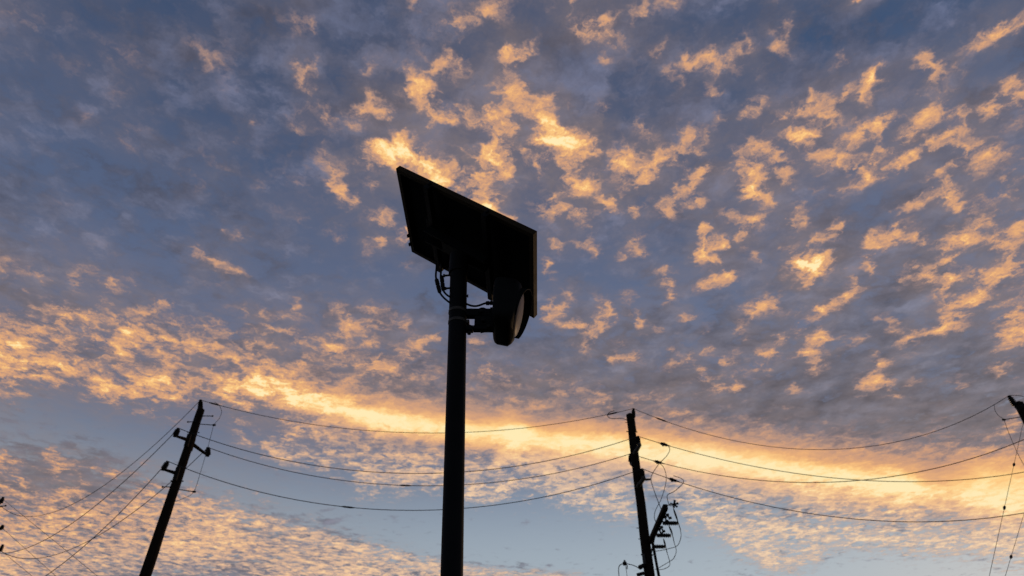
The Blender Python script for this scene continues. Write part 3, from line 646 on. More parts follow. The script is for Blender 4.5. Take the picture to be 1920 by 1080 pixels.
SMOOTH = [[.0,.0,.0,.0,.0,.0,.0,.0,.0,.0,.0,.0,.0,.0,.0,.0,.0,.0,.0,.0,.0,.0,.0,.0,.0],
[.0,.0,.0,.0,.0,.0,.0,.0,.0,.0,.0,.0,.0,.0,.0,.0,.0,.0,.0,.0,.0,.0,.0,.3,1.0],
[.0,.0,.0,.0,.0,.0,.0,.0,.0,.0,.0,.0,.0,.0,.0,.0,.0,.0,.0,.0,.0,.24,.78,1.0,.8],
[.0,.0,.0,.0,.0,.0,.0,.0,.0,.0,.0,.0,.0,.0,.0,.0,.0,.0,.02,.26,.75,1.0,1.0,.64,.26],
[.0,.0,.0,.0,.0,.0,.0,.0,.0,.0,.0,.0,.0,.0,.0,.0,.03,.1,.29,.74,1.0,.89,.47,.25,.11],
[.0,.0,.0,.0,.0,.0,.0,.0,.0,.0,.0,.0,.0,.0,.0,.04,.26,.52,.81,.95,.65,.3,.23,.11,.0],
[.0,.0,.0,.0,.0,.0,.0,.01,.0,.0,.05,.1,.18,.3,.47,.72,.95,.94,.79,.51,.29,.21,.09,.0,.0],
[.0,.0,.0,.0,.0,.0,.0,.07,.16,.23,.35,.42,.51,.65,.81,.94,.91,.76,.5,.29,.17,.06,.0,.0,.0],
[.0,.0,.0,.0,.0,.0,.03,.19,.35,.52,.78,.94,.98,1.0,.95,.83,.61,.38,.2,.12,.02,.0,.0,.0,.0],
[.0,.0,.0,.0,.0,.0,.03,.2,.47,.7,.78,.81,.8,.66,.49,.28,.17,.12,.06,.0,.0,.0,.0,.0,.0],
[.0,.0,.0,.0,.0,.0,.02,.09,.23,.39,.47,.49,.45,.32,.19,.1,.04,.0,.0,.0,.0,.0,.0,.0,.0],
[.0,.0,.0,.0,.0,.0,.02,.06,.13,.15,.11,.06,.0,.0,.0,.0,.0,.0,.0,.0,.0,.0,.0,.0,.0],
[.0,.0,.0,.0,.0,.0,.0,.03,.07,.09,.07,.04,.0,.0,.0,.0,.0,.0,.0,.0,.0,.0,.0,.0,.0],
[.0,.0,.0,.0,.0,.0,.0,.0,.01,.03,.03,.02,.0,.0,.0,.0,.0,.0,.0,.0,.0,.0,.0,.0,.0],
[.0,.0,.0,.0,.0,.0,.0,.0,.0,.0,.0,.0,.0,.0,.0,.0,.0,.0,.0,.0,.0,.0,.0,.0,.0],
[.0,.0,.0,.0,.0,.0,.0,.0,.0,.0,.0,.0,.0,.0,.0,.0,.0,.0,.0,.0,.0,.0,.0,.0,.0],
[.0,.0,.0,.0,.0,.0,.0,.0,.0,.0,.0,.0,.0,.0,.0,.0,.0,.0,.0,.0,.0,.0,.0,.0,.0],
[.0,.0,.0,.0,.0,.0,.0,.0,.0,.0,.0,.0,.0,.0,.0,.0,.0,.0,.0,.0,.0,.0,.0,.0,.0],
[.0,.0,.0,.0,.0,.0,.0,.0,.0,.0,.0,.0,.0,.0,.0,.0,.0,.0,.0,.0,.0,.0,.0,.0,.0],
[.0,.0,.0,.0,.0,.0,.0,.0,.0,.0,.0,.0,.0,.0,.0,.0,.0,.0,.0,.0,.0,.0,.0,.0,.0],
[.0,.0,.0,.0,.0,.0,.0,.0,.0,.0,.0,.0,.0,.0,.0,.0,.0,.0,.0,.0,.0,.0,.0,.0,.0],
[.0,.0,.0,.0,.0,.0,.0,.0,.0,.0,.0,.0,.0,.0,.0,.0,.0,.0,.0,.0,.0,.0,.0,.0,.0],
[.0,.0,.0,.0,.0,.0,.0,.0,.0,.0,.0,.0,.0,.0,.0,.0,.0,.0,.0,.0,.0,.0,.0,.0,.0],
[.0,.0,.0,.0,.0,.0,.0,.0,.0,.0,.0,.0,.0,.0,.0,.0,.0,.0,.0,.0,.0,.0,.0,.0,.0],
[.0,.0,.0,.0,.0,.0,.0,.0,.0,.0,.0,.0,.0,.0,.0,.0,.0,.0,.0,.0,.0,.0,.0,.0,.0],
[.0,.0,.0,.0,.0,.0,.0,.0,.0,.0,.0,.0,.0,.0,.0,.0,.0,.0,.0,.0,.0,.0,.0,.0,.0],
[.0,.0,.0,.0,.0,.0,.0,.0,.0,.0,.0,.0,.0,.0,.0,.0,.0,.0,.0,.0,.0,.0,.0,.0,.0],
[.0,.0,.0,.0,.0,.0,.0,.0,.0,.0,.0,.0,.0,.0,.0,.0,.0,.0,.0,.0,.0,.0,.0,.0,.0]]
AZ0, AZ1, EL0, EL1, NAZ, NEL = -57.0, 57.0, 9.0, 63.0, 257, 217

def streak_field(grow=1.15, soft=False):
    az = np.linspace(AZ0, AZ1, NAZ); el = np.linspace(EL0, EL1, NEL)
    A, E = np.meshgrid(az, el)
    acc = np.zeros_like(A)
    for I, r, pts in STREAKS:
        pts = np.array(pts, float); r = r * grow
        ce = math.cos(R(pts[:, 1].mean()))
        m = r * 3
        c = np.where((az > pts[:, 0].min() - m / ce) & (az < pts[:, 0].max() + m / ce))[0]
        w = np.where((el > pts[:, 1].min() - m) & (el < pts[:, 1].max() + m))[0]
        if len(c) == 0 or len(w) == 0: continue
        sl_ = np.s_[w[0]:w[-1] + 1, c[0]:c[-1] + 1]
        a, e = A[sl_] * ce, E[sl_]
        best = np.full(a.shape, 1e9)
        for (x0, y0), (x1, y1) in zip(pts[:-1], pts[1:]):
            x0 *= ce; x1 *= ce
            dx, dy = x1 - x0, y1 - y0; L2 = dx * dx + dy * dy + 1e-9
            t = np.clip(((a - x0) * dx + (e - y0) * dy) / L2, 0, 1)
            best = np.minimum(best, (a - x0 - t * dx) ** 2 + (e - y0 - t * dy) ** 2)
        b = I * np.exp(-best / (r * r) * 0.75)
        acc[sl_] += b if soft else b ** 2.2
    return 1 - np.exp(-acc * 0.5) if soft else acc ** (1 / 2.2)

class Graph:
    """short hand for building a node graph of arithmetic"""
    def __init__(s, nt): s.nt = nt
    def node(s, t, **kw):
        n = s.nt.nodes.new(t)
        for k, v in kw.items(): setattr(n, k, v)
        return n
    def put(s, sock, v):
        if isinstance(v, bpy.types.NodeSocket): s.nt.links.new(v, sock)
        else: sock.default_value = v
    def m(s, op, a, b=0.0, c=0.0, clamp=False):
        n = s.node('ShaderNodeMath', operation=op, use_clamp=clamp)
        for i, v in enumerate((a, b, c)): s.put(n.inputs[i], v)
        return n.outputs[0]
    def vm(s, op, a, b=None, scale=None):
        n = s.node('ShaderNodeVectorMath', operation=op)
        s.put(n.inputs[0], a)
        if b is not None: s.put(n.inputs[1], b)
        if scale is not None: s.put(n.inputs['Scale'], scale)
        return n.outputs['Value'] if op in ('DOT_PRODUCT', 'LENGTH') else n.outputs['Vector']
    def xyz(s, x, y, z):
        n = s.node('ShaderNodeCombineXYZ')
        for i, v in enumerate((x, y, z)): s.put(n.inputs[i], v)
        return n.outputs[0]
    def sep(s, v):
        n = s.node('ShaderNodeSeparateXYZ'); s.put(n.inputs[0], v); return n.outputs
    def noise(s, vec, scale, detail, rough, lac=2.0, dist=0.0):
        n = s.node('ShaderNodeTexNoise', noise_dimensions='3D')
        s.put(n.inputs['Vector'], vec)
        for k, v in (('Scale', scale), ('Detail', detail), ('Roughness', rough), ('Lacunarity', lac), ('Distortion', dist)): n.inputs[k].default_value = v
        return n
    def smooth(s, v, a, b, lo=0.0, hi=1.0):
        n = s.node('ShaderNodeMapRange', interpolation_type='SMOOTHSTEP')
        for k, x in (('Value', v), ('From Min', a), ('From Max', b), ('To Min', lo), ('To Max', hi)): s.put(n.inputs[k], x)
        return n.outputs['Result']
    def mix(s, f, a, b):
        n = s.node('ShaderNodeMix', data_type='RGBA')
        s.put(n.inputs['Factor'], f); s.put(n.inputs['A'] if False else n.inputs[6], a); s.put(n.inputs[7], b)
        return n.outputs[2]
    def ramp(s, f, stops):
        n = s.node('ShaderNodeValToRGB'); cr = n.color_ramp
        while len(cr.elements) > 1: cr.elements.remove(cr.elements[-1])
        cr.elements[0].position = stops[0][0]; cr.elements[0].color = (*stops[0][1], 1)
        for p, c in stops[1:]:
            e = cr.elements.new(p); e.color = (*c, 1)
        s.put(n.inputs[0], f); return n.outputs[0]
    def field(s, M, u, v, rank):
        """a smooth scalar field over (u, v) in 0..1 as a sum of products of one-dimensional curves, three per node"""
        mean = float(M.mean())
        Us, S, Vt = np.linalg.svd(M - mean, full_matrices=False)
        uu = s.xyz(u, u, u); vv = s.xyz(v, v, v)
        total = None
        for k in range(0, rank, 3):
            fu = np.zeros((3, M.shape[1])); fv = np.zeros((3, M.shape[0])); w = []
            for j in range(3):
                a, b = Vt[k + j], Us[:, k + j]
                ma, mb = np.abs(a).max(), np.abs(b).max()
                fu[j] = a / ma; fv[j] = b / mb; w.append(S[k + j] * ma * mb)
            outs = []
            for f, src in ((fu, uu), (fv, vv)):
                n = s.node('ShaderNodeVectorCurve'); mp = n.mapping; mp.use_clip = False
                for j in range(3):
                    cv = mp.curves[j]; N = f.shape[1]
                    for _ in range(N - 2): cv.points.new(0, 0)
                    for i in range(N):
                        cv.points[i].location = (i / (N - 1), float(f[j, i])); cv.points[i].handle_type = 'VECTOR' if N > 60 else 'AUTO'
                mp.update(); s.put(n.inputs['Vector'], src); outs.append(n.outputs[0])
            p = s.vm('MULTIPLY', outs[0], outs[1])
            t = s.vm('DOT_PRODUCT', p, tuple(w))
            total = t if total is None else s.m('ADD', total, t)
        return s.m('ADD', total, mean)

def blend(a, b, f): return g.m('ADD', g.m('MULTIPLY', a, f), g.m('MULTIPLY', b, g.m('SUBTRACT', 1.0, f)))
world = bpy.data.worlds.new('World'); sc.world = world; world.use_nodes = True
nt = world.node_tree; g = Graph(nt); bg = nt.nodes['Background']
STRENGTH = 0.13
bg.inputs['Strength'].default_value = STRENGTH
world.cycles.sampling_method = 'MANUAL'; world.cycles.sample_map_resolution = 512

sky = g.node('ShaderNodeTexSky', sky_type='NISHITA', sun_disc=False, sun_elevation=R(SUN_EL), sun_rotation=R(SUN_AZ), air_density=1.0, dust_density=0.5, ozone_density=2.2, altitude=0)
D = g.vm('NORMALIZE', g.node('ShaderNodeTexCoord').outputs['Generated'])
dx, dy, dz = g.sep(D)
zc = g.m('SQRT', g.m('MULTIPLY_ADD', dz, dz, 0.0016))                          # the layer curves down to the horizon
q = g.xyz(g.m('DIVIDE', dx, zc), g.m('DIVIDE', dy, zc), 0.0)          # where the ray meets the cloud layer
# wind shear frays the streaks
w1 = g.vm('SUBTRACT', g.noise(q, 9.0, 5, 0.6).outputs['Color'], (0.5, 0.5, 0.5))
w2 = g.vm('SUBTRACT', g.noise(g.vm('ADD', q, (7.3, 2.1, 0.0)), 26.0, 4, 0.6).outputs['Color'], (0.5, 0.5, 0.5))
w3 = g.vm('SUBTRACT', g.noise(g.vm('ADD', q, (1.3, 5.1, 3.0)), 60.0, 3, 0.6).outputs['Color'], (0.5, 0.5, 0.5))
qw = g.vm('ADD', q, g.vm('ADD', g.vm('SCALE', w1, scale=0.075), g.vm('ADD', g.vm('SCALE', w2, scale=0.045), g.vm('SCALE', w3, scale=0.026))))
qx, qy, _ = g.sep(qw)
rad = g.m('SQRT', g.m('ADD', g.m('MULTIPLY', qx, qx), g.m('MULTIPLY', qy, qy)))
azd = g.m('MULTIPLY', g.m('ARCTAN2', qx, qy), 180 / math.pi)
eld = g.m('MULTIPLY', g.m('ARCTAN2', 1.0, rad), 180 / math.pi)
u = g.m('DIVIDE', g.m('SUBTRACT', azd, AZ0), AZ1 - AZ0, clamp=True)
v = g.m('DIVIDE', g.m('SUBTRACT', eld, EL0), EL1 - EL0, clamp=True)
inside = g.m('MULTIPLY', g.m('MULTIPLY', g.smooth(azd, -62, -54), g.smooth(azd, 62, 54)), g.m('MULTIPLY', g.smooth(eld, 7, 11.5), g.smooth(eld, 64, 60)))

nA = g.noise(g.vm('ADD', q, (3.1, 9.2, 0.4)), 5.5, 8, 0.58, dist=0.35).outputs['Fac']
nB = g.noise(g.vm('ADD', qw, (1.7, 4.4, 2.0)), 14.0, 6, 0.62).outputs['Fac']
nE = g.noise(g.vm('ADD', qw, (0.7, 3.3, 8.0)), 14.0, 6, 0.6).outputs['Fac']
nC = g.noise(g.vm('ADD', q, (11.7, 0.4, 5.0)), 2.0, 4, 0.5).outputs['Fac']

litmap = g.field(streak_field(), u, v, 102)
halo = g.field(streak_field(3.2, True), u, v, 30)
covmap = g.field(np.array(COVER), u, v, 9)
palmap = g.field(np.array(PALE), u, v, 9)
dimmap = g.field(np.array(DIMG), u, v, 9)
# the rest of the layer, out of view: the same kind of cloud, dimmer away from the sunset
sunward = g.m('MULTIPLY_ADD', g.vm('DOT_PRODUCT', D, (math.sin(R(SUN_AZ)), math.cos(R(SUN_AZ)), 0.0)), 0.5, 0.5)
sw2 = g.m('MULTIPLY', sunward, sunward)
east_el = g.m('MULTIPLY_ADD', g.m('ABSOLUTE', azd), -0.17, 23.0)
west_el = g.m('MULTIPLY_ADD', g.m('ABSOLUTE', azd), -0.05, 26.0)
band_el = blend(east_el, west_el, g.smooth(azd, -1.0, 1.0))
off = g.m('DIVIDE', g.m('SUBTRACT', eld, band_el), 2.6)
band_far = g.m('MULTIPLY', g.m('EXPONENT', g.m('MULTIPLY', g.m('MULTIPLY', off, off), -1.0)), g.m('MULTIPLY', g.m('POWER', sunward, 3.0), 1.05))
lit_far = g.m('MAXIMUM', band_far, g.m('MULTIPLY', g.smooth(nC, 0.42, 0.7), g.m('MULTIPLY', sw2, 0.6)))
lit0 = blend(litmap, lit_far, inside)
cov0 = blend(covmap, g.m('MULTIPLY_ADD', g.m('SUBTRACT', nC, 0.5), 0.8, 0.6), inside)
pal0 = g.m('MULTIPLY', palmap, inside, clamp=True)
smo0 = g.m('MULTIPLY', g.field(np.array(SMOOTH), u, v, 9), inside, clamp=True)
dim0 = blend(dimmap, 0.5, inside)

# thin high haze over the clear air
def k(c): return tuple(x / STRENGTH for x in c) + (1,)
veil = g.mix(g.smooth(eld, 26, 13), g.mix(g.smooth(eld, 52, 31), k((0.050, 0.090, 0.196)), k((0.145, 0.182, 0.315))), k((0.50, 0.56, 0.62)))
air = g.mix(0.62, sky.outputs[0], veil)
# grey cloud body, a little brighter on the side that faces the sunset
nS = g.noise(g.vm('ADD', q, (3.1 + 0.05, 9.2 + 0.06, 0.4)), 5.5, 8, 0.58, dist=0.35).outputs['Fac']
relief = g.m('SUBTRACT', nA, nS)
mott = g.m('ADD', g.m('MULTIPLY', g.m('SUBTRACT', nA, 0.5), 1.1), g.m('MULTIPLY', g.m('SUBTRACT', nE, 0.5), 2.2))
cov = g.m('ADD', cov0, mott)
gcov = g.smooth(cov, 0.24, 0.84)
warm = g.m('MULTIPLY', sunward, g.smooth(eld, 50, 18), clamp=True)
grey = g.mix(warm, k((0.094, 0.113, 0.186)), k((0.142, 0.139, 0.170)))
grey = g.vm('SCALE', grey, scale=g.m('ADD', g.m('MULTIPLY_ADD', relief, 2.2, 1.0), g.m('MULTIPLY', g.m('SUBTRACT', nA, 0.55), -0.8)))
nR = g.noise(g.vm('ADD', qw, (0.7 + 0.03, 3.3 + 0.035, 8.0)), 14.0, 6, 0.6).outputs['Fac']
rel2 = g.m('SUBTRACT', nE, nR)
grey = g.vm('SCALE', grey, scale=g.m('MULTIPLY_ADD', rel2, 1.3, 1.0))
grey = g.vm('SCALE', grey, scale=g.m('MULTIPLY_ADD', dim0, 1.0, 0.5))
base = g.mix(g.m('MULTIPLY', gcov, 0.92), air, grey)
# rosy light scattered round the sunlit parts
nD = g.noise(g.vm('ADD', qw, (5.9, 8.4, 1.0)), 30.0, 7, 0.66).outputs['Fac']
hal = g.m('MULTIPLY', halo, inside)
rose = g.m('MULTIPLY', hal, g.m('MULTIPLY_ADD', g.m('SUBTRACT', nB, 0.5), 2.2, 1.0), clamp=True)
rose = g.m('MULTIPLY', rose, g.m('SUBTRACT', 1.0, pal0))
base = g.mix(g.m('MULTIPLY', rose, 0.72), base, k((0.27, 0.205, 0.19)))
# sunlit edges and wisps
nF = g.noise(g.vm('ADD', qw, (2.9, 6.1, 4.0)), 8.0, 5, 0.55, dist=0.6).outputs['Fac']
fil = g.smooth(g.m('ABSOLUTE', g.m('SUBTRACT', nF, 0.5)), 0.055, 0.0)
nL = g.m('ADD', g.m('MULTIPLY', nB, 0.52), g.m('MULTIPLY', nD, 0.48))
l = g.m('MULTIPLY', lit0, g.m('MULTIPLY_ADD', g.m('SUBTRACT', nL, 0.5), blend(0.8, 3.9, smo0), 1.0))
l = g.m('ADD', l, g.m('MULTIPLY', g.m('SUBTRACT', nL, 0.53), g.m('MULTIPLY', g.m('MULTIPLY_ADD', hal, 2.0, g.m('MULTIPLY', cov0, 0.45)), g.m('MULTIPLY_ADD', smo0, -0.85, 1.0))))
l = g.m('ADD', l, g.m('MULTIPLY', g.m('MAXIMUM', rel2, 0.0), g.m('MULTIPLY', g.m('MULTIPLY', cov0, 0.8), g.m('SUBTRACT', 1.0, smo0))))
l = g.m('ADD', l, g.m('MULTIPLY', g.m('MULTIPLY', fil, hal), g.m('MULTIPLY', g.smooth(nL, 0.38, 0.62), g.m('MULTIPLY_ADD', smo0, -0.38, 0.38))))
l = g.m('MAXIMUM', l, 0.0)
ls = g.m('DIVIDE', l, 1.4, clamp=True)
gold = g.ramp(ls, [(0, (.17, .145, .19)), (.15, (.27, .20, .215)), (.3, (.44, .275, .22)), (.45, (.63, .34, .205)), (.62, (.84, .44, .195)), (.78, (1., .60, .23)), (.9, (1., .75, .345)), (1, (1., .83, .46))])
pale = g.ramp(ls, [(0, (.30, .31, .37)), (.2, (.42, .37, .37)), (.4, (.66, .49, .38)), (.6, (.88, .63, .42)), (1, (1., .8, .5))])
col = g.mix(pal0, gold, pale)
col = g.vm('SCALE', col, scale=1 / STRENGTH)
lalpha = g.smooth(l, 0.06, 0.58)
final = g.mix(lalpha, base, col)
final = g.mix(g.smooth(dz, 0.0, 0.16), air, final)                             # everything drowns in haze at the horizon
nt.links.new(final, bg.inputs['Color'])


# ================================================================== materials
def mat(name, color, rough=0.6, metal=0.0, spec=0.3, bump=None, vary=None, grain=None):
    m = bpy.data.materials.new(name); m.use_nodes = True
    t = m.node_tree; G_ = Graph(t); b = t.nodes['Principled BSDF']
    b.inputs['Base Color'].default_value = (*color, 1); b.inputs['Roughness'].default_value = rough
    b.inputs['Metallic'].default_value = metal; b.inputs['Specular IOR Level'].default_value = spec
    tc = G_.node('ShaderNodeTexCoord').outputs['Object']
    if grain:                                                       # long vertical grain
        mp = G_.node('ShaderNodeMapping'); mp.inputs['Scale'].default_value = grain; t.links.new(tc, mp.inputs[0]); tc = mp.outputs[0]
    if vary:
        sc_, amt = vary
        n = G_.noise(tc, sc_, 5, 0.6).outputs['Fac']
        c0 = tuple(x * (1 - amt) for x in color); c1 = tuple(min(1, x * (1 + amt)) for x in color)
        t.links.new(G_.ramp(n, [(0.3, c0), (0.7, c1)]), b.inputs['Base Color'])
        t.links.new(G_.m('MULTIPLY_ADD', n, 0.25, rough - 0.12), b.inputs['Roughness'])
    if bump:
        sc_, st, di = bump
        n = G_.noise(tc, sc_, 5, 0.65).outputs['Fac']
        bp = G_.node('ShaderNodeBump'); bp.inputs['Strength'].default_value = st; bp.inputs['Distance'].default_value = di
        t.links.new(n, bp.inputs['Height']); t.links.new(bp.outputs[0], b.inputs['Normal'])
    return m

M = {
    'black_paint': mat('black_powder_coat', (0.006, 0.006, 0.0065), 0.6, 0, 0.06, bump=(140, 0.15, 0.002), vary=(6, 0.3)),
    'black_plastic': mat('black_plastic', (0.007, 0.007, 0.007), 0.65, 0, 0.06, vary=(12, 0.25)),
    'backsheet': mat('panel_backsheet', (0.004, 0.004, 0.005), 0.8, 0, 0.03, vary=(9, 0.3)),
    'dark_metal': mat('dark_anodised_frame', (0.032, 0.021, 0.010), 0.6, 0.0, 0.04, vary=(8, 0.25)),
    'glass': mat('solar_glass', (0.008, 0.01, 0.02), 0.12, 0, 0.5),
    'steel': mat('galvanised_steel', (0.06, 0.05, 0.042), 0.55, 0.2, 0.1, vary=(18, 0.3), bump=(60, 0.2, 0.002)),
    'lens': mat('dull_lens', (0.13, 0.105, 0.105), 0.5, 0, 0.2, vary=(30, 0.15)),
    'wood': mat('creosoted_wood', (0.016, 0.011, 0.008), 0.9, 0, 0.05, bump=(9, 0.6, 0.02), vary=(6, 0.5), grain=(6, 6, 0.35)),
    'porcelain': mat('dark_insulator', (0.014, 0.011, 0.01), 0.55, 0, 0.12, vary=(10, 0.3)),
    'hardware': mat('weathered_hardware', (0.016, 0.014, 0.013), 0.75, 0.1, 0.1, vary=(14, 0.3)),
    'wire': mat('weathered_wire', (0.030, 0.027, 0.025), 0.75, 0.0, 0.2, vary=(3, 0.2)),
    'bulb': mat('pale_fibreglass', (0.06, 0.055, 0.05), 0.7, 0, 0.2, vary=(10, 0.2)),
    'concrete': mat('concrete', (0.30, 0.29, 0.27), 0.9, 0, 0.2, bump=(30, 0.4, 0.01), vary=(5, 0.25)),
}

# ================================================================== mesh helpers
class MB:
    def __init__(s): s.v, s.f, s.sm = [], [], []
    def add(s, vs, fs, smooth=False):
        o = len(s.v); s.v += [tuple(p) for p in vs]; s.f += [tuple(i + o for i in f) for f in fs]; s.sm += [smooth] * len(fs); return s
    def box(s, lo, hi, M_=None):
        (x0, y0, z0), (x1, y1, z1) = lo, hi
        vs = [Vector(p) for p in ((x0, y0, z0), (x1, y0, z0), (x1, y1, z0), (x0, y1, z0), (x0, y0, z1), (x1, y0, z1), (x1, y1, z1), (x0, y1, z1))]
        if M_ is not None: vs = [M_ @ p for p in vs]
        return s.add(vs, [(0, 3, 2, 1), (4, 5, 6, 7), (0, 1, 5, 4), (1, 2, 6, 5), (2, 3, 7, 6), (3, 0, 4, 7)])
    def tube(s, pts, rad, n=10, cap=True):
        pts = [Vector(p) for p in pts]; k = len(pts)
        rad = [rad] * k if isinstance(rad, (int, float)) else list(rad)
        vs, fs = [], []; ref = None
        for i in range(k):
            t = (pts[min(i + 1, k - 1)] - pts[max(i - 1, 0)]).normalized()
            if ref is None: ref = Vector((0, 0, 1)) if abs(t.z) < 0.9 else Vector((1, 0, 0))
            a = (ref - t * ref.dot(t)).normalized(); b = t.cross(a); ref = a
            for j in range(n):
                w = 2 * math.pi * j / n; vs.append(pts[i] + (a * math.cos(w) + b * math.sin(w)) * rad[i])
        for i in range(k - 1):
            for j in range(n):
                fs.append((i * n + j, i * n + (j + 1) % n, (i + 1) * n + (j + 1) % n, (i + 1) * n + j))
        s.add(vs, fs, True)
        if cap:
            o = len(s.v) - len(vs)
            s.f += [tuple(o + j for j in reversed(range(n))), tuple(o + (k - 1) * n + j for j in range(n))]; s.sm += [False, False]
        return s
    def lathe(s, a, b, prof, n=14):
        """profile [(fraction along a-b, radius)...] turned about the axis a-b"""
        a, b = Vector(a), Vector(b)
        return s.tube_along([a + (b - a) * f for f, _ in prof], (b - a).normalized(), [r for _, r in prof], n)
    def tube_along(s, pts, t, rad, n):
        ref = Vector((0, 0, 1)) if abs(t.z) < 0.9 else Vector((1, 0, 0))
        x = (ref - t * ref.dot(t)).normalized(); y = t.cross(x); vs, fs = [], []
        for p, r in zip(pts, rad):
            for j in range(n):
                w = 2 * math.pi * j / n; vs.append(p + (x * math.cos(w) + y * math.sin(w)) * max(r, 1e-4))
        for i in range(len(pts) - 1):
            for j in range(n): fs.append((i * n + j, i * n + (j + 1) % n, (i + 1) * n + (j + 1) % n, (i + 1) * n + j))
        k = len(pts)
        fs += [tuple(reversed(range(n))), tuple((k - 1) * n + j for j in range(n))]
        return s.add(vs, fs, True)
    def build(s, name, m, parent=None, origin=None, bevel=0.0):
        o = Vector(origin) if origin is not None else Vector((0, 0, 0))
        base = Vector((0, 0, 0)); p = parent
        while p is not None: base += Vector(p.location); p = p.parent
        off = o if parent is None else base
        me = bpy.data.meshes.new(name)
        me.from_pydata([tuple(Vector(p) - off) for p in s.v], [], s.f); me.polygons.foreach_set('use_smooth', s.sm)
        me.materials.append(m); me.update()
        ob = bpy.data.objects.new(name, me); COL.objects.link(ob)
        if parent is None: ob.location = o
        else: ob.parent = parent
        if bevel:
            b = ob.modifiers.new('bevel', 'BEVEL'); b.width = bevel; b.segments = 2; b.limit_method = 'ANGLE'
        try: me.set_sharp_from_angle(angle=R(40))
        except Exception: pass
        return ob

def tag(o, label=None, cat=None, group=None, kind=None):
    for k_, v_ in (('label', label), ('category', cat), ('group', group), ('kind', kind)):
        if v_: o[k_] = v_
    return o
def empty(name, loc, label, cat, group=None):
    o = bpy.data.objects.new(name, None); COL.objects.link(o); o.location = loc; o.empty_display_size = 0.3
    return tag(o, label, cat, group)
def smooth_path(pts, sub=6):
    """Catmull-Rom through the points"""
    P_ = [Vector(p) for p in pts]; P_ = [P_[0] * 2 - P_[1]] + P_ + [P_[-1] * 2 - P_[-2]]; out = []
    for i in range(1, len(P_) - 2):
        a, b, c, d_ = P_[i - 1:i + 3]
        for j in range(sub):
            t = j / sub
            out.append(0.5 * ((2 * b) + (c - a) * t + (2 * a - 5 * b + 4 * c - d_) * t * t + (3 * b - a - 3 * c + d_) * t ** 3))
    out.append(P_[-2]); return out
def arc(c, t, r, a0, a1, n=10):
    t = Vector(t).normalized(); ref = Vector((0, 0, 1)) if abs(t.z) < 0.9 else Vector((0, -1, 0))
    x = (ref - t * ref.dot(t)).normalized(); y = t.cross(x)
    return [Vector(c) + (x * math.cos(R(a0 + (a1 - a0) * i / n)) + y * math.sin(R(a0 + (a1 - a0) * i / n))) * r for i in range(n + 1)]

POLES = {'left':((-10.107,20.1,11.697),(-10.466,20.1,0.0)),'right':((3.925,20.7,11.806),(4.015,20.7,0.0)),'east':((16.242,19.7,11.721),(16.242,19.7,0.0)),'west':((-21.01,27.5,11.361),(-21.21,27.5,0.0))}
L_ARM = {'upper':((-10.311,19.397,10.458),(-9.837,20.884,10.458)),'lower':((-10.447,19.598,9.468),(-10.24,20.1,9.451))}
L_INS = {'top':((-10.143,20.1,11.736),(-10.219,20.1,12.045)),'nl':((-10.311,19.397,10.458),(-10.269,19.397,10.706)),'fr':((-9.837,20.884,10.458),(-9.902,20.884,10.734)),'lo':((-10.447,19.598,9.468),(-10.38,19.598,9.72))}
L_STAND = [((-10.07,20.1,11.188),(-9.547,20.1,11.151)),((-10.121,20.1,9.051),(-9.575,20.1,8.968))]
L_GROUND = [(-9.737,20.1,11.967),(-9.557,20.1,11.851),(-9.421,20.1,11.621),(-9.434,20.1,11.375),(-9.547,20.1,11.151),(-9.544,20.1,10.819),(-9.535,20.1,10.28),(-9.544,20.1,9.586),(-9.575,20.1,8.968),(-9.816,20.1,8.773),(-10.139,20.1,8.627)]
L_DOT = [(-10.347,20.0,9.079),(-9.813,20.05,11.444),(-10.219,20.05,11.238)]
R_INS = {'top':((4.028,20.7,11.689),(4.071,20.7,12.041)),'near':((3.978,20.15,10.534),(3.998,20.15,10.788)),'far':((3.869,21.15,10.334),(3.882,21.15,10.628)),'low':((3.998,20.2,9.474),(4.019,20.2,9.73))}
R_BR = [((3.92,20.6,10.408),(4.033,20.15,10.498),(3.978,20.15,10.534)),((3.911,20.8,10.063),(3.881,21.15,10.279),(3.869,21.15,10.334)),((3.899,20.6,9.306),(4.051,20.2,9.44),(3.998,20.2,9.474))]
R_POST = ((4.084,20.4,9.457),(4.301,20.4,9.474))
R_ARM = ((4.087,20.65,7.656),(4.013,17.683,7.671))
R_CUT = [((4.062,18.514,7.512),(4.472,18.514,7.512)),((4.04,19.404,7.46),(4.443,19.404,7.46)),((4.061,20.294,7.414),(4.432,20.294,7.414))]
R_TUBE = [[(4.386,18.425,7.886),(4.424,18.425,7.698),(4.462,18.425,7.497),(4.496,18.425,7.313)],[(4.402,19.315,7.712),(4.46,19.315,7.491),(4.485,19.315,7.244)],[(4.397,20.205,7.615),(4.424,20.205,7.418),(4.45,20.205,7.21)]]
R_LEAD = [[(4.496,18.425,7.313),(4.582,18.856,7.249),(4.554,19.287,7.149),(4.388,19.718,7.188),(4.279,20.149,7.268),(4.149,20.58,7.361)],[(4.485,19.315,7.244),(4.569,19.568,7.087),(4.525,19.821,6.957),(4.449,20.074,6.939),(4.259,20.327,6.876),(4.164,20.58,6.869)],[(4.45,20.205,7.21),(4.51,20.299,6.971),(4.469,20.392,6.879),(4.281,20.486,6.83),(4.118,20.58,6.869)]]
R_LOOP = [(3.424,20.7,11.962),(3.259,20.7,11.903),(3.178,20.7,11.786),(3.241,20.7,11.699),(3.398,20.7,11.67),(3.646,20.7,11.679),(3.817,20.7,11.612)]
R_COND = [[(4.112,20.5,7.612),(4.181,20.5,6.63)],[(4.147,20.46,7.569),(4.183,20.46,6.94),(4.214,20.46,6.592)]]
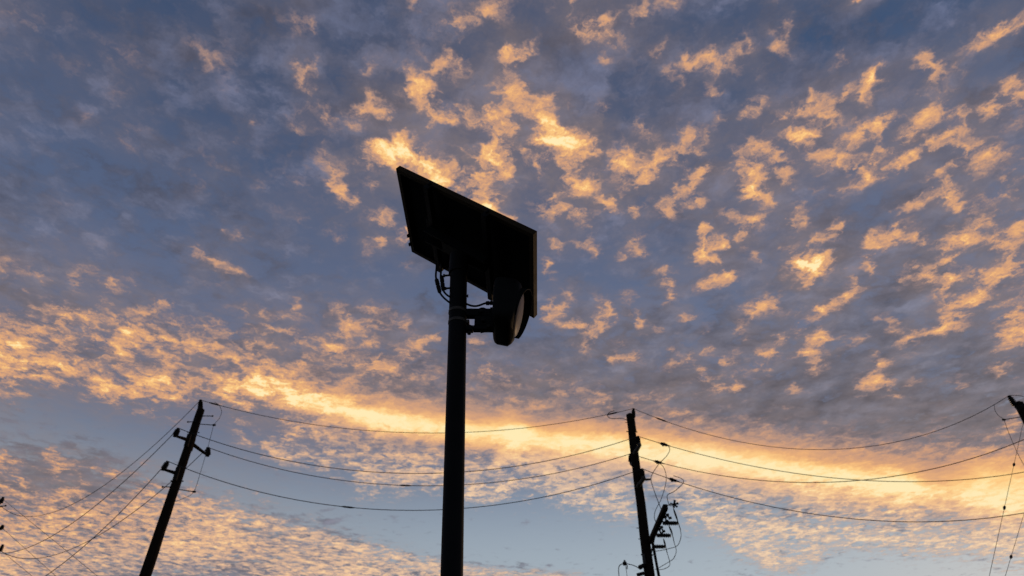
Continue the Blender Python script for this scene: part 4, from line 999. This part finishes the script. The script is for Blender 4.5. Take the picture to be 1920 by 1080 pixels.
R_STEP = [[(3.73,20.7,8.078),(3.906,20.7,8.078)],[(3.758,20.7,7.757),(3.901,20.7,7.757)],[(3.738,20.7,11.535),(3.877,20.7,11.515)],[(3.806,20.7,9.533),(3.906,20.7,9.533)]]
R_BOX = [(3.757,20.7,6.915),(3.835,20.7,7.124),(3.268,20.6,7.022),(3.688,20.7,6.71)]
R_SERV = [[(3.677,20.6,6.889),(3.547,20.6,6.963),(3.397,20.6,7.007),(3.275,20.6,7.022),(3.15,20.6,7.0),(3.079,20.6,6.904),(3.066,20.6,6.684)],[(3.274,20.6,7.007),(3.291,20.6,6.874),(3.3,20.6,6.655)],[(3.333,20.6,6.978),(3.314,20.6,6.874)]]
R_CLMP = (4.422,18.425,7.989)
R_BRK = [[(4.175,18.514,7.555),(4.148,18.514,7.67),(4.213,18.514,7.728),(4.274,18.514,7.641)],[(4.18,19.404,7.504),(4.136,19.404,7.622),(4.204,19.404,7.681),(4.248,19.404,7.563)]]
E_INS = ((16.106,19.7,11.607),(16.043,19.7,11.989))
E_STAND = ((16.075,19.7,11.234),(15.512,19.7,11.142))
E_GROUND = [(15.432,19.7,11.664),(15.377,19.7,11.457),(15.407,19.7,11.289),(15.512,19.7,11.142),(15.48,19.7,10.759),(15.458,19.7,10.333),(15.453,19.7,9.882),(15.495,19.7,9.509)]
GUY = [((16.052,19.7,10.995),(10.363,15.6,5.426),[]),((14.965,19.7,8.375),(11.878,17.3,5.854),())]
SPAN = {'mid_top':((-10.219,20.1,12.045),(4.071,20.7,12.041),1.022),'mid_a':((-10.269,19.397,10.706),(3.998,20.15,10.788),1.336),'mid_b':((-9.902,20.884,10.734),(3.882,21.15,10.628),1.179),'mid_c':((-10.38,19.598,9.72),(4.019,20.2,9.73),1.388),'right_top':((4.071,20.7,12.041),(16.043,19.7,11.989),1.651),'right_a':((3.998,20.15,10.788),(16.535,20.6,9.866),0.853),'right_b':((3.882,21.15,10.628),(15.109,18.2,9.971),1.197),'right_c':((4.019,20.2,9.73),(15.086,19.5,8.197),0.856),'east_top':((16.043,19.7,11.989),(14.162,16.0,9.511),-0.179),'left_top':((-10.219,20.1,12.045),(-20.77,27.5,11.119),1.695),'left_a':((-10.269,19.397,10.706),(-19.875,27.3,9.215),0.988),'left_b':((-10.38,19.598,9.72),(-17.774,24.0,6.712),1.163),'left_c':((-9.902,20.884,10.734),(-20.149,27.6,9.421),1.5)}
CLAMPS = {'right_a':[0.065],'right_b':[0.075],'right_c':[0.082],'mid_top':[0.949,0.034],'right_top':[0.072],'mid_b':[0.474],'mid_c':[0.387]}
R_JUMP = [[(4.822,20.179,10.583),(4.894,19.923,10.273),(4.718,19.666,9.936),(4.389,19.41,9.565),(4.107,19.154,9.173),(3.977,18.897,8.872),(3.961,18.641,8.502),(3.978,18.384,8.093),(3.999,18.128,7.712)],[(4.721,20.929,10.241),(4.796,20.677,9.977),(4.784,20.425,9.604),(4.671,20.173,9.228),(4.427,19.922,8.692),(4.156,19.67,8.256),(4.047,19.418,7.971),(4.021,19.166,7.739)],[(4.946,20.143,9.485),(5.123,19.876,9.279),(5.058,19.609,9.044),(4.732,19.343,8.719),(4.453,19.076,8.51),(4.348,18.81,8.321),(4.317,18.543,8.016),(4.354,18.276,7.908)]]
THIN = [((-20.897,27.5,11.45),(-13.219,23.0,7.256)),((-20.362,27.5,10.261),(-15.108,24.0,7.456)),((-20.064,27.5,9.413),(-16.553,25.0,7.704))]
W_BITS = [(-20.776,27.4,11.216),(-20.281,27.4,10.166),(-19.943,27.4,9.323),(-20.608,27.4,11.084)]
CABLES = [[(-0.51,3.57,4.406),(-0.506,3.57,4.369),(-0.506,3.57,4.301),(-0.501,3.57,4.265),(-0.482,3.57,4.19),(-0.469,3.57,4.151),(-0.439,3.57,4.108),(-0.395,3.57,4.066)],[(-0.477,3.57,4.392),(-0.474,3.57,4.342),(-0.472,3.57,4.279),(-0.459,3.57,4.212),(-0.445,3.57,4.164),(-0.423,3.57,4.134),(-0.394,3.57,4.112)],[(-0.319,3.6,4.1),(-0.294,3.6,4.083),(-0.266,3.6,4.07),(-0.238,3.6,4.066),(-0.211,3.6,4.072),(-0.183,3.6,4.085),(-0.159,3.6,4.091),(-0.118,3.6,4.091),(-0.087,3.6,4.091)]]
CONNECTORS = [((-0.5,3.57,4.265),(-0.47,3.57,4.151)),((-0.468,3.57,4.292),(-0.448,3.57,4.168)),((-0.171,3.6,4.089),(-0.114,3.6,4.091))]
NUBS = [((-0.412,3.58,4.304),(-0.458,3.58,4.3)),((-0.399,3.58,4.198),(-0.441,3.58,4.193)),((-0.305,3.58,4.133),(-0.285,3.58,4.133))]

# ================================================================== ground
gm = mat('dry_ground', (0.055, 0.052, 0.042), 0.95, 0, 0.1, bump=(3, 0.5, 0.03), vary=(0.8, 0.4))
b = MB(); NG = 40; SZ = 9000.0
def gpos(i): 
    t = (i / NG - 0.5) * 2; return math.copysign(abs(t) ** 3, t) * SZ
vs = [(gpos(i), gpos(j), 0.0) for j in range(NG + 1) for i in range(NG + 1)]
fs = [(j * (NG + 1) + i, j * (NG + 1) + i + 1, (j + 1) * (NG + 1) + i + 1, (j + 1) * (NG + 1) + i) for j in range(NG) for i in range(NG)]
tag(b.add(vs, fs).build('ground', gm), kind='structure')

# ================================================================== utility poles
GP = 'wooden utility poles along the line'
def insulator(parent, a, b_, r=0.075, name='insulator'):
    """stacked-skirt post insulator from base a to wire groove b_"""
    pr = [(0, r * .45), (.06, r * .45)]
    for i in range(5):
        f = .1 + i * .145
        pr += [(f, r * .55), (f + .03, r * (1.0 - .03 * i)), (f + .07, r * (.95 - .03 * i)), (f + .11, r * .55)]
    pr += [(.86, r * .5), (.9, r * .62), (.94, r * .4), (.97, r * .6), (1, r * .45)]
    return MB().lathe(a, b_, pr, 12).build(name, M['porcelain'], parent)
def pole_shaft(parent, top, foot, r0=0.125, r1=0.20):
    top, foot = Vector(top), Vector(foot); rnd_ = random.Random(hash(round(top.x)) % 97)
    pts, rad = [], []
    for i in range(25):
        f = i / 24; p = foot + (top - foot) * f
        pts.append(p + Vector((rnd_.uniform(-.006, .006), rnd_.uniform(-.006, .006), 0))); rad.append((r1 + (r0 - r1) * f) * rnd_.uniform(.985, 1.015))
    m_ = MB().tube(pts, rad, 18)
    d_ = (top - foot).normalized()
    m_.tube([top - d_ * .01, top + d_ * .05], [r0 * .98, r0 * .45], 18)
    o = m_.build('shaft', M['wood'], parent)
    for i in range(16):                                             # drying checks along the grain stay in the material; bolts are real
        pass
    return o
def bolt(parent, p, d_, r=0.022, l=0.16):
    p = Vector(p); d_ = Vector(d_).normalized()
    m_ = MB().tube([p - d_ * l / 2, p + d_ * l / 2], r * .5, 8); m_.tube([p + d_ * l / 2, p + d_ * (l / 2 + .03)], r, 6); m_.tube([p - d_ * (l / 2 + .03), p - d_ * l / 2], r, 6)
    return m_.build('bolt', M['hardware'], parent)
def bar(m_, a, b_, w, h):
    """rectangular bar from a to b_"""
    a, b_ = Vector(a), Vector(b_); t = (b_ - a).normalized(); L_ = (b_ - a).length
    y = Vector((0, 0, 1)).cross(t).normalized(); z = t.cross(y)
    Mx = Matrix((t, y, z)).transposed().to_4x4(); Mx.translation = a
    return m_.box((0, -w / 2, -h / 2), (L_, w / 2, h / 2), Mx)
def taper(m_, a, b_, r0, r1, n=8): return m_.tube([a, b_], [r0, r1], n)

# ---- leaning pole with crossarms
top, foot = POLES['left']
lp = empty('utility_pole', foot, 'tall leaning wooden power pole with three side arms, left of the solar panel post', 'utility pole', GP)
pole_shaft(lp, top, foot, 0.118, 0.205)
ua, ub = (Vector(p) for p in L_ARM['upper']); la, lb = (Vector(p) for p in L_ARM['lower'])
mid = (ua + ub) / 2; axis_at = lambda z: Vector(foot) + (Vector(top) - Vector(foot)) * (z / top[2])
def bracket_arm(parent, root_, tip_):
    root_, tip_ = Vector(root_), Vector(tip_)
    m_ = taper(MB(), root_ + Vector((0, 0, .02)), tip_, .062, .036)
    m_.tube([tip_ + Vector((0, 0, -.03)), tip_ + Vector((0, 0, .04))], .055, 10)
    bk = m_.build('side_arm', M['wood'], parent)
    pl = MB().box((root_.x - .06, root_.y - .09, root_.z - .22), (root_.x + .06, root_.y + .09, root_.z + .2)).build('mounting_plate', M['hardware'], parent, bevel=.01)
    return bk
c1 = axis_at(ua.z)
bracket_arm(lp, c1 + Vector((0, -.12, .1)), ua); bracket_arm(lp, c1 + Vector((0, .12, .1)), ub)
c2 = axis_at(la.z); bracket_arm(lp, c2 + Vector((0, -.12, .0)), la)
insulator(lp, L_INS['nl'][0], L_INS['nl'][1], .095); insulator(lp, L_INS['fr'][0], L_INS['fr'][1], .095); insulator(lp, L_INS['lo'][0], L_INS['lo'][1], .095)
tb = Vector(L_INS['top'][0]); MB().tube([tb + Vector((.02, -.13, -.55)), tb + Vector((.0, -.1, .02))], .03, 8).build('pole_top_pin', M['hardware'], lp)
insulator(lp, tb, L_INS['top'][1], .085)
for a, b_ in L_STAND:
    m_ = MB().tube([a, b_], .014, 6); m_.tube([Vector(b_) - Vector((.03, 0, 0)), Vector(b_) + Vector((.05, 0, 0))], .034, 8); m_.build('standoff', M['hardware'], lp)
MB().tube(smooth_path(L_GROUND), .0075, 6).build('ground_wire', M['wire'], lp)
for p in L_DOT: bolt(lp, p, (1, 0, 0), .03, .3)
for z in (10.9, 9.3): bolt(lp, axis_at(z), (1, .1, 0), .022, .31)

# ---- pole with fused cutouts
top, foot = POLES['right']; axis_at = lambda z: Vector(foot) + (Vector(top) - Vector(foot)) * (z / top[2])
rp = empty('utility_pole', foot, 'wooden power pole with looping jumper wires and three fused cutouts, right of the solar panel', 'utility pole', GP)
pole_shaft(rp, top, foot, 0.122, 0.20)
tb = Vector(R_INS['top'][0]); MB().tube([tb + Vector((-.0, -.05, -.5)), tb + Vector((0, 0, .03))], .045, 8).build('pole_top_pin', M['hardware'], rp)
insulator(rp, tb, R_INS['top'][1], .075)
for (a, b_, c), key in zip(R_BR, ('near', 'far', 'low')):
    m_ = taper(MB(), a, b_, .075, .055); m_.tube([b_, Vector(c) + Vector((0, 0, .02))], [.06, .05], 8); m_.build('standoff_bracket', M['bulb'], rp)
    insulator(rp, R_INS[key][0], R_INS[key][1], .085)
    bolt(rp, a, (0, 1, 0), .03, .3)
insulator(rp, R_POST[0], R_POST[1], .042, 'post_insulator')
m_ = bar(MB(), R_ARM[0], Vector(R_ARM[1]), .12, .14); arm = m_.build('crossarm', M['wood'], rp, bevel=.012)
a0, a1 = Vector(R_ARM[0]), Vector(R_ARM[1])
MB().tube([a0 + (a1 - a0) * .38 + Vector((0, 0, -.05)), axis_at(a0.z - .7)], .022, 8).build('crossarm_brace', M['hardware'], rp)
for i, ((p0, p1), tube_pts) in enumerate(zip(R_CUT, R_TUBE)):
    p0, p1 = Vector(p0), Vector(p1)
    ct = empty('fuse_cutout', (p0 - Vector(foot)), None, None); ct.parent = rp; del_ = None
    pr = [(0, .03), (.05, .055), (.08, .05)]
    for j in range(6):
        f = .12 + j * .13; pr += [(f, .04), (f + .03, .062), (f + .07, .058), (f + .1, .04)]
    pr += [(.93, .045), (.96, .055), (1, .03)]
    MB().lathe(p0, p1, pr, 12).build('cutout_insulator', M['porcelain'], ct)
    pts = smooth_path(tube_pts, 4); MB().tube(pts, [.012 + .014 * math.sin(math.pi * min(1, k_ / (len(pts) - 1) * 1.6) if k_ / (len(pts) - 1) < .62 else 0) for k_ in range(len(pts))], 8).build('fuse_tube', M['hardware'], ct)
    if i < 2:
        m_ = MB().tube(R_BRK[i], .026, 8)
        for q_ in R_BRK[i]: m_.tube([Vector(q_) + Vector((-.03, 0, 0)), Vector(q_) + Vector((.045, 0, .02))], .034, 6)
        m_.build('hanger_bracket', M['hardware'], ct)
    mp_ = (p0 + p1) / 2
    n_ = a0 + (a1 - a0) * (.12, .42, .72)[::-1][i]
    MB().tube([n_, Vector((p0.x + .02, p0.y, p0.z))], .02, 6).build('mounting_strap', M['hardware'], ct)
c = Vector(R_CLMP); m_ = MB()
for da in ((-.09, 0, .02), (.1, 0, .03), (.03, 0, .1), (-.02, 0, -.07), (.07, 0, -.06)):
    m_.tube([c, c + Vector(da)], [.03, .022], 6); m_.tube([c + Vector(da) * .85, c + Vector(da) * 1.15], .032, 6)
m_.tube([c + Vector((-.1, 0, .01)), a1], .012, 6); m_.build('hot_line_clamp', M['hardware'], rp)
for pts in R_JUMP: MB().tube(smooth_path(pts, 8), .010, 6).build('jumper_wire', M['wire'], rp)
for pts in R_LEAD: MB().tube(smooth_path(pts, 8), .009, 6).build('riser_wire', M['wire'], rp)
MB().tube(smooth_path(R_LOOP, 6), .012, 6).build('ground_wire', M['wire'], rp)
for pts, r in zip(R_COND, (.030, .016)):
    p_e = Vector(pts[-1]); MB().tube(smooth_path(pts, 4) + [Vector((p_e.x + .1, p_e.y, .4))], r, 8).build('conduit', M['hardware'], rp)
for pts in R_STEP: 
    m_ = MB().tube(pts, .011, 6); m_.tube([Vector(pts[1]) - Vector((.06, 0, 0)), Vector(pts[1])], .03, 6); m_.build('pole_step', M['hardware'], rp)
p = Vector(R_BOX[0]); m_ = MB().lathe(p + Vector((-.11, -.14, -.02)), p + Vector((.08, -.14, .06)), [(0, .04), (.1, .062), (.45, .065), (.5, .05), (.6, .064), (.95, .06), (1, .03)], 12); m_.build('dead_end_insulator', M['porcelain'], rp)
p = Vector(R_BOX[1]); MB().tube([p + Vector((.0, -.12, -.12)), p + Vector((0, -.12, .16))], .045, 10).build('cable_guard', M['bulb'], rp)
p = Vector(R_BOX[3]); m_ = MB().tube([p + Vector((-.1, -.1, 0)), p + Vector((.1, -.1, .05))], .05, 8); m_.build('lower_clamp', M['hardware'], rp)
p = Vector(R_BOX[2]); m_ = MB().tube([p + Vector((-.05, 0, 0)), p + Vector((.05, 0, .01))], .055, 8); m_.tube([p, p + Vector((0, 0, .1))], .025, 6); m_.build('splice', M['hardware'], rp)
for pts, r in zip(R_SERV, (.012, .007, .016)): MB().tube(smooth_path(pts, 6), r, 6).build('service_wire', M['wire'], rp)
for z in (11.2, 7.3): bolt(rp, axis_at(z), (1, .1, 0), .022, .30)

# ---- pole at the far right edge
top, foot = POLES['east']; axis_at = lambda z: Vector(foot) + (Vector(top) - Vector(foot)) * (z / top[2])
ep = empty('utility_pole', foot, 'wooden power pole whose dark tip enters at the right edge, held by guy wires', 'utility pole', GP)
pole_shaft(ep, top, foot, 0.13, 0.20)
a, b_ = (Vector(p) for p in E_INS)
MB().tube([Vector(top) + Vector((0, -.05, -.45)), a], .06, 8).build('pole_top_pin', M['hardware'], ep)
insulator(ep, a, b_, .10)
p = Vector(top); MB().tube([p + Vector((-.1, -.1, -.2)), p + Vector((.12, -.1, -.12))], .07, 8).build('pole_band', M['hardware'], ep)
m_ = MB().tube(E_STAND, .013, 6); q_ = Vector(E_STAND[1]); m_.tube([q_ - Vector((.04, 0, 0)), q_ + Vector((.04, 0, 0))], .032, 8); m_.build('standoff', M['hardware'], ep)
MB().tube(smooth_path(E_GROUND, 6), .0075, 6).build('ground_wire', M['wire'], ep)

# ---- pole at the far left edge
top, foot = POLES['west']
wp = empty('utility_pole', foot, 'distant power pole mostly cut off by the left edge, where the line turns', 'utility pole', GP)
pole_shaft(wp, top, foot, 0.12, 0.2)
for i, p in enumerate(W_BITS[:3]):
    p = Vector(p); m_ = MB().tube([axis_ for axis_ in (Vector((top[0], top[1], p.z - .05)), p)], [.06, .045], 8); m_.build('side_arm', M['wood'], wp)
    insulator(wp, p + Vector((0, 0, -.02)), p + Vector((0.01, 0, .24 if i != 1 else .16)), .085)
bolt(wp, W_BITS[3], (1, 0, .2), .04, .15)

# ================================================================== wires
LBL = {
    'mid_top': 'topmost thin wire sagging between the leaning left pole and the right pole',
    'mid_a': 'second wire from top between the leaning pole and the pole with jumper wires',
    'mid_b': 'third wire from top between the leaning pole and the pole with jumper wires',
    'mid_c': 'lowest wire sagging behind the panel post, from the lower arm of the left pole',
    'right_top': 'topmost wire from the jumper pole up to the pole tip at the right edge',
    'right_a': 'wire with the uppermost jumper clamp, dipping across the bright cloud band',
    'right_b': 'wire clamped to the middle jumper, rising across another wire towards the right edge',
    'right_c': 'lowest wire right of the jumper pole, with the hooked jumper clamped to it',
    'east_top': 'short stub of wire beyond the pole tip at the right edge',
    'left_top': 'topmost wire from the leaning left pole down to the left edge',
    'left_a': 'second wire from top between the leaning left pole and the left edge',
    'left_b': 'steepest wire from the lower arm of the left pole, leaving through the bottom edge',
    'left_c': 'lowest sagging wire from the far arm of the left pole to the left edge',
}
def span_pt(k_, f):
    a, b_, s_ = SPAN[k_]; p = Vector(a) + (Vector(b_) - Vector(a)) * f; p.z -= 4 * s_ * f * (1 - f); return p
for k_, (a, b_, s_) in SPAN.items():
    n = 48 if (Vector(a) - Vector(b_)).length > 5 else 10
    pts = [span_pt(k_, i / n) for i in range(n + 1)]
    w = MB().tube(pts, .0095 if 'top' in k_ else .0112, 6).build('power_line', M['wire'], None, a)
    tag(w, LBL[k_], 'wire', 'overhead wires between the utility poles')
    for f in CLAMPS.get(k_, ()):
        p = span_pt(k_, f); t = (span_pt(k_, min(1, f + .01)) - span_pt(k_, max(0, f - .01))).normalized()
        big = k_ in ('right_a', 'right_b', 'right_c')
        m_ = MB().tube([p - t * .2, p - t * .1, p + t * .1, p + t * .2], [.012, .026, .026, .012], 8)
        if big: m_.tube([p + Vector((0, 0, -.06)) - t * .05, p + Vector((0, 0, .04)) - t * .05], .04, 8); m_.tube([p - t * .12, p + t * .08], .045, 8)
        m_.build('clamp', M['hardware'], w)
TL = ['faint wire slanting down from the pole tip at the left edge, highest of three',
      'faint wire slanting down to the right from the left edge, the middle one of three',
      'short faint wire slanting into the bottom left corner, the lowest of three']
for (a, b_), lb_ in zip(THIN, TL):
    A_, B_ = Vector(a), Vector(b_); e_ = B_ + (B_ - A_) * (B_.z / max(.1, (A_.z - B_.z))) ; pts = [A_ + (e_ - A_) * (i / 16) - Vector((0, 0, .0)) for i in range(17)]
    w = MB().tube(pts, .007, 6).build('guy_wire', M['wire'], None, a)
    tag(w, lb_, 'wire', 'thin stays at the left pole')
GL = ['guy wire with two bulbs falling from the pole tip at the right edge', 'shorter guy wire with one bulb in the bottom right corner']
for (a, b_, _), lb_, bulbs in zip(GUY, GL, ((.345, .64), (.76,))):
    A_, B_ = Vector(a), Vector(b_); e_ = B_ + (B_ - A_) * (B_.z / (A_.z - B_.z))
    w = MB().tube([A_ + (e_ - A_) * (i / 20) for i in range(21)], .0055, 6).build('guy_wire', M['wire'], None, a)
    tag(w, lb_, 'guy wire', 'guy wires at the right pole')
    for f in bulbs:
        p = A_ + (B_ - A_) * f; t = (B_ - A_).normalized()
        MB().lathe(p - t * .11, p + t * .11, [(0, .01), (.25, .028), (.45, .033), (.5, .024), (.55, .033), (.75, .028), (1, .01)], 10).build('guy_insulator', M['porcelain'], w)

# ================================================================== solar powered beacon post
PT = Vector((-0.3616, 3.6, 4.46)); PF = Vector((-0.232, 3.6, 0.0))
def pax(z): return PF + (PT - PF) * (z / PT.z)
bp_ = empty('beacon_post', PF, 'black steel post carrying a tilted solar panel and a round warning beacon', 'beacon post')
MB().tube([pax(.03), pax(2), pax(3.2), PT], [.0575, .0572, .0572, .0572], 40).build('post', M['black_paint'], bp_)
MB().tube([PF + Vector((0, 0, -.02)), PF + Vector((0, 0, .09))], .26, 40).build('footing', M['concrete'], bp_)
fl = MB().box((PF.x - .14, PF.y - .14, .0905), (PF.x + .14, PF.y + .14, .112)).build('base_plate', M['black_paint'], bp_, bevel=.004)
for sx in (-1, 1):
    for sy in (-1, 1):
        MB().tube([(PF.x + sx * .105, PF.y + sy * .105, .1125), (PF.x + sx * .105, PF.y + sy * .105, .16)], .013, 6).build('anchor_bolt', M['steel'], bp_)

# --- solar panel, low end towards the sunset
pc = Vector((-0.322, 3.600, 4.593)); ax = Vector((0.801, -0.081, -0.593)).normalized(); ay = Vector((-0.028, -0.995, 0.097)); ay = (ay - ax * ay.dot(ax)).normalized()
up = -ax.cross(ay)
if up.z < 0: up = -up
PM = Matrix((ax, ay, up)).transposed().to_4x4(); PM.translation = pc
W2, H2 = 1.159 / 2, 0.799 / 2
sp = MB().box((-W2 + .004, -H2 + .004, .031), (W2 - .004, H2 - .004, .037), PM).build('solar_panel', M['glass'], bp_)
fr = MB()
for lo, hi in (((-W2, -H2, 0), (W2, -H2 + .0025, .04)), ((-W2, H2 - .0025, 0), (W2, H2, .04)), ((-W2, -H2 + .0025, 0), (-W2 + .0025, H2 - .0025, .04)), ((W2 - .0025, -H2 + .0025, 0), (W2, H2 - .0025, .04)),
               ((-W2 + .0025, -H2 + .0025, 0), (W2 - .0025, -H2 + .032, .0025)), ((-W2 + .0025, H2 - .032, 0), (W2 - .0025, H2 - .0025, .0025)), ((-W2 + .0025, -H2 + .032, 0), (-W2 + .032, H2 - .032, .0025)), ((W2 - .032, -H2 + .032, 0), (W2 - .0025, H2 - .032, .0025))):
    fr.box(lo, hi, PM)
fr.build('panel_frame', M['dark_metal'], sp)
MB().box((-W2 + .004, -H2 + .004, .0265), (W2 - .004, H2 - .004, .0300), PM).build('backsheet', M['backsheet'], sp)
for x in (-.27, .22):
    MB().box((x - .02, -H2 - .004, -.043), (x + .02, H2 + .004, -.0015), PM).build('mounting_rail', M['black_paint'], sp, bevel=.003)
MB().box((-.36, -.055, -.004), (-.30, .055, .0262), PM).build('junction_box', M['black_plastic'], sp, bevel=.004)
# edge clamps seen on the far short side and the top edge
for x, y in ((-W2 - .003, .33 - .56), (-W2 - .003, .10 - .42), (-.27, H2 + .002), (.22, H2 + .002)):
    MB().box((x - .006, y - .014, -.012), (x + .006, y + .014, .014), PM).build('edge_clamp', M['black_paint'], sp, bevel=.002)
# head that carries the panel on the post
m_ = MB().tube([PT + Vector((0, 0, -.13)), PT + Vector((0, 0, .03))], .064, 28); m_.build('post_cap', M['black_paint'], bp_)
m_ = MB()
for yy in (-.05, .05):
    m_.box((-.29, yy - .005, -.105), (.24, yy + .005, -.0435), PM)
m_.box((-.12, -.045, -.11), (.1, .045, -.100), PM)
m_.build('tilt_bracket', M['black_paint'], bp_)

# --- beacon head: faces the sunset side, tipped a little towards the ground
bc = Vector((0.035, 3.60, 4.006)); TI = R(11)
nx = Vector((math.cos(TI), 0, -math.sin(TI))); nz = Vector((math.sin(TI), 0, math.cos(TI))); ny = Vector((0, 1, 0))
def rsq(h, r, n=6):
    """rounded square outline of half size h and corner radius r"""
    out = []
    for cx, cy, a0 in ((1, 1, 0), (-1, 1, 90), (-1, -1, 180), (1, -1, 270)):
        for i in range(n + 1):
            w = R(a0 + 90 * i / n); out.append((cx * (h - r) + r * math.cos(w), cy * (h - r) + r * math.sin(w)))
    return out
def loft(sections):
    vs, fs = [], []; n = len(sections[0])
    for s_ in sections: vs += s_
    for i in range(len(sections) - 1):
        for j in range(n): fs.append((i * n + j, i * n + (j + 1) % n, (i + 1) * n + (j + 1) % n, (i + 1) * n + j))
    k_ = len(sections)
    fs += [tuple(reversed(range(n))), tuple((k_ - 1) * n + j for j in range(n))]
    return MB().add(vs, fs, True)
secs = []
for s_, h, r, tilt in ((-.158, .13, .05, .15), (-.155, .148, .05, .15), (-.145, .165, .055, .2), (-.125, .174, .06, .3), (-.045, .176, .065, .75), (-.04, .176, .065, .8), (-.012, .172, .10, 1), (0, .163, .12, 1)):
    tz = Vector((math.sin(TI * tilt), 0, math.cos(TI * tilt)))
    secs.append([bc + nx * s_ + ny * y_ + tz * z_ for y_, z_ in rsq(h, r)])
bh = loft(secs).build('beacon', M['black_plastic'], bp_)
# lens: shallow dome of ring facets
rings = [(.152, .001), (.150, .006), (.142, .012), (.125, .018), (.10, .023), (.07, .027), (.035, .029), (.001, .030)]
MB().tube_along([bc + nx * (.0015 + d_) for _, d_ in rings], nx, [r for r, _ in rings], 40).build('lens', M['lens'], bh)
# cutaway visor: deepest over the top, gone at the bottom
vs, fs = [], []; NV = 48
for j in range(NV + 1):
    w = R(-128 + 256 * j / NV); deep = .008 + .062 * max(0, (1 + math.cos(w - .5)) / 2) ** 1.25
    for rr, d_ in ((.166, -.006), (.168 , deep), (.1645, deep), (.162, -.006)):
        vs.append(bc + nx * d_ + (nz * math.cos(w) + ny * math.sin(w)) * rr)
for j in range(NV):
    for i in range(4): fs.append((j * 4 + i, j * 4 + (i + 1) % 4, (j + 1) * 4 + (i + 1) % 4, (j + 1) * 4 + i))
fs += [(3, 2, 1, 0), tuple(NV * 4 + i for i in range(4))]
MB().add(vs, fs, True).build('visor', M['black_plastic'], bh)
MB().tube([bc + nx * .0005 + (nz * math.cos(R(w)) + ny * math.sin(R(w))) * .158 for w in range(0, 361, 6)], .005, 6, cap=False).build('lens_rim', M['black_plastic'], bh)

# --- bracket between post and beacon
x1 = bc.x - .15
zu, zl = 4.005, 3.905
m_ = MB()
m_.box((pax(zu).x + .055, 3.575, zu - .026), (x1 + .03, 3.625, zu + .026))
m_.box((-.238, 3.577, zl + .0), (x1 + .01, 3.623, zu - .027))
m_.box((pax(zl).x + .055, 3.578, zl - .035), (-.2455, 3.622, zl - .001))
m_.box((-.2450, 3.578, zl - .030), (x1 + .005, 3.622, zl - .001))
m_.tube([(-.262, 3.6, zu + .027), (-.262, 3.6, zu + .036)], .014, 6); m_.tube([(-.19, 3.6, zu + .0265), (-.19, 3.6, zu + .032)], .03, 10)
m_.tube([(-.2, 3.6, zl - .034), (-.11, 3.6, zl - .012)], .014, 8)
m_.box((-.14, 3.568, zl - .02), (x1 + .022, 3.632, zu + .031))
br = m_.build('mounting_bracket', M['black_paint'], bp_, bevel=.008)
for p0, p1, r in (((-.27, 3.6, zl - .055), (-.27, 3.6, zl + .01), .012), ((-.20, 3.56, zu), (-.20, 3.575, zu), .013), ((-.185, 3.56, zl + .03), (-.185, 3.577, zl + .03), .012), ((-.15, 3.56, zl - .015), (-.15, 3.577, zl - .015), .012)):
    MB().tube([p0, p1], r, 8).build('bolt', M['hardware'], br)
for z in (4.015, 3.935):
    m_ = MB(); c = pax(z); vs, fs = [], []; n = 44
    for j in range(n):
        w = 2 * math.pi * j / n
        for rr, dz_ in ((.0576, -.011), (.0600, -.010), (.0600, .010), (.0576, .011)): vs.append(c + Vector((math.cos(w) * rr, math.sin(w) * rr, dz_)))
    for j in range(n):
        for i in range(4): fs.append((j * 4 + i, j * 4 + (i + 1) % 4, ((j + 1) % n) * 4 + (i + 1) % 4, ((j + 1) % n) * 4 + i))
    cb = m_.add(vs, fs, True).build('clamp_band', M['steel'], bp_)
    MB().box((c.x + .052, 3.578, z - .013), (c.x + .076, 3.622, z + .013)).build('band_lug', M['steel'], cb, bevel=.003)

# --- leads from the panel and to the beacon
PXM = 292.5
def px(x, y, Y=3.6):                                              # builder's shorthand in the plane of the post: metres from the post axis
    return Vector((x, Y, y))
C1 = CABLES[0]; C2 = CABLES[1]; C3 = CABLES[2]
for pts, conn in zip(CABLES, CONNECTORS):
    cb = MB().tube(smooth_path(pts, 8), .0068, 8).build('cable', M['black_plastic'], bp_)
    a, b_ = Vector(conn[0]), Vector(conn[1])
    MB().lathe(a, b_, [(0, .008), (.06, .0135), (.4, .0145), (.42, .011), (.5, .011), (.52, .0145), (.94, .0125), (1, .008)], 12).build('connector', M['black_plastic'], cb)
for a, b_ in NUBS:
    m_ = MB().tube([a, b_], .007, 8); m_.tube([Vector(b_) - (Vector(b_) - Vector(a)) * .25, b_], .0115, 8); m_.build('set_screw', M['hardware'], bp_)
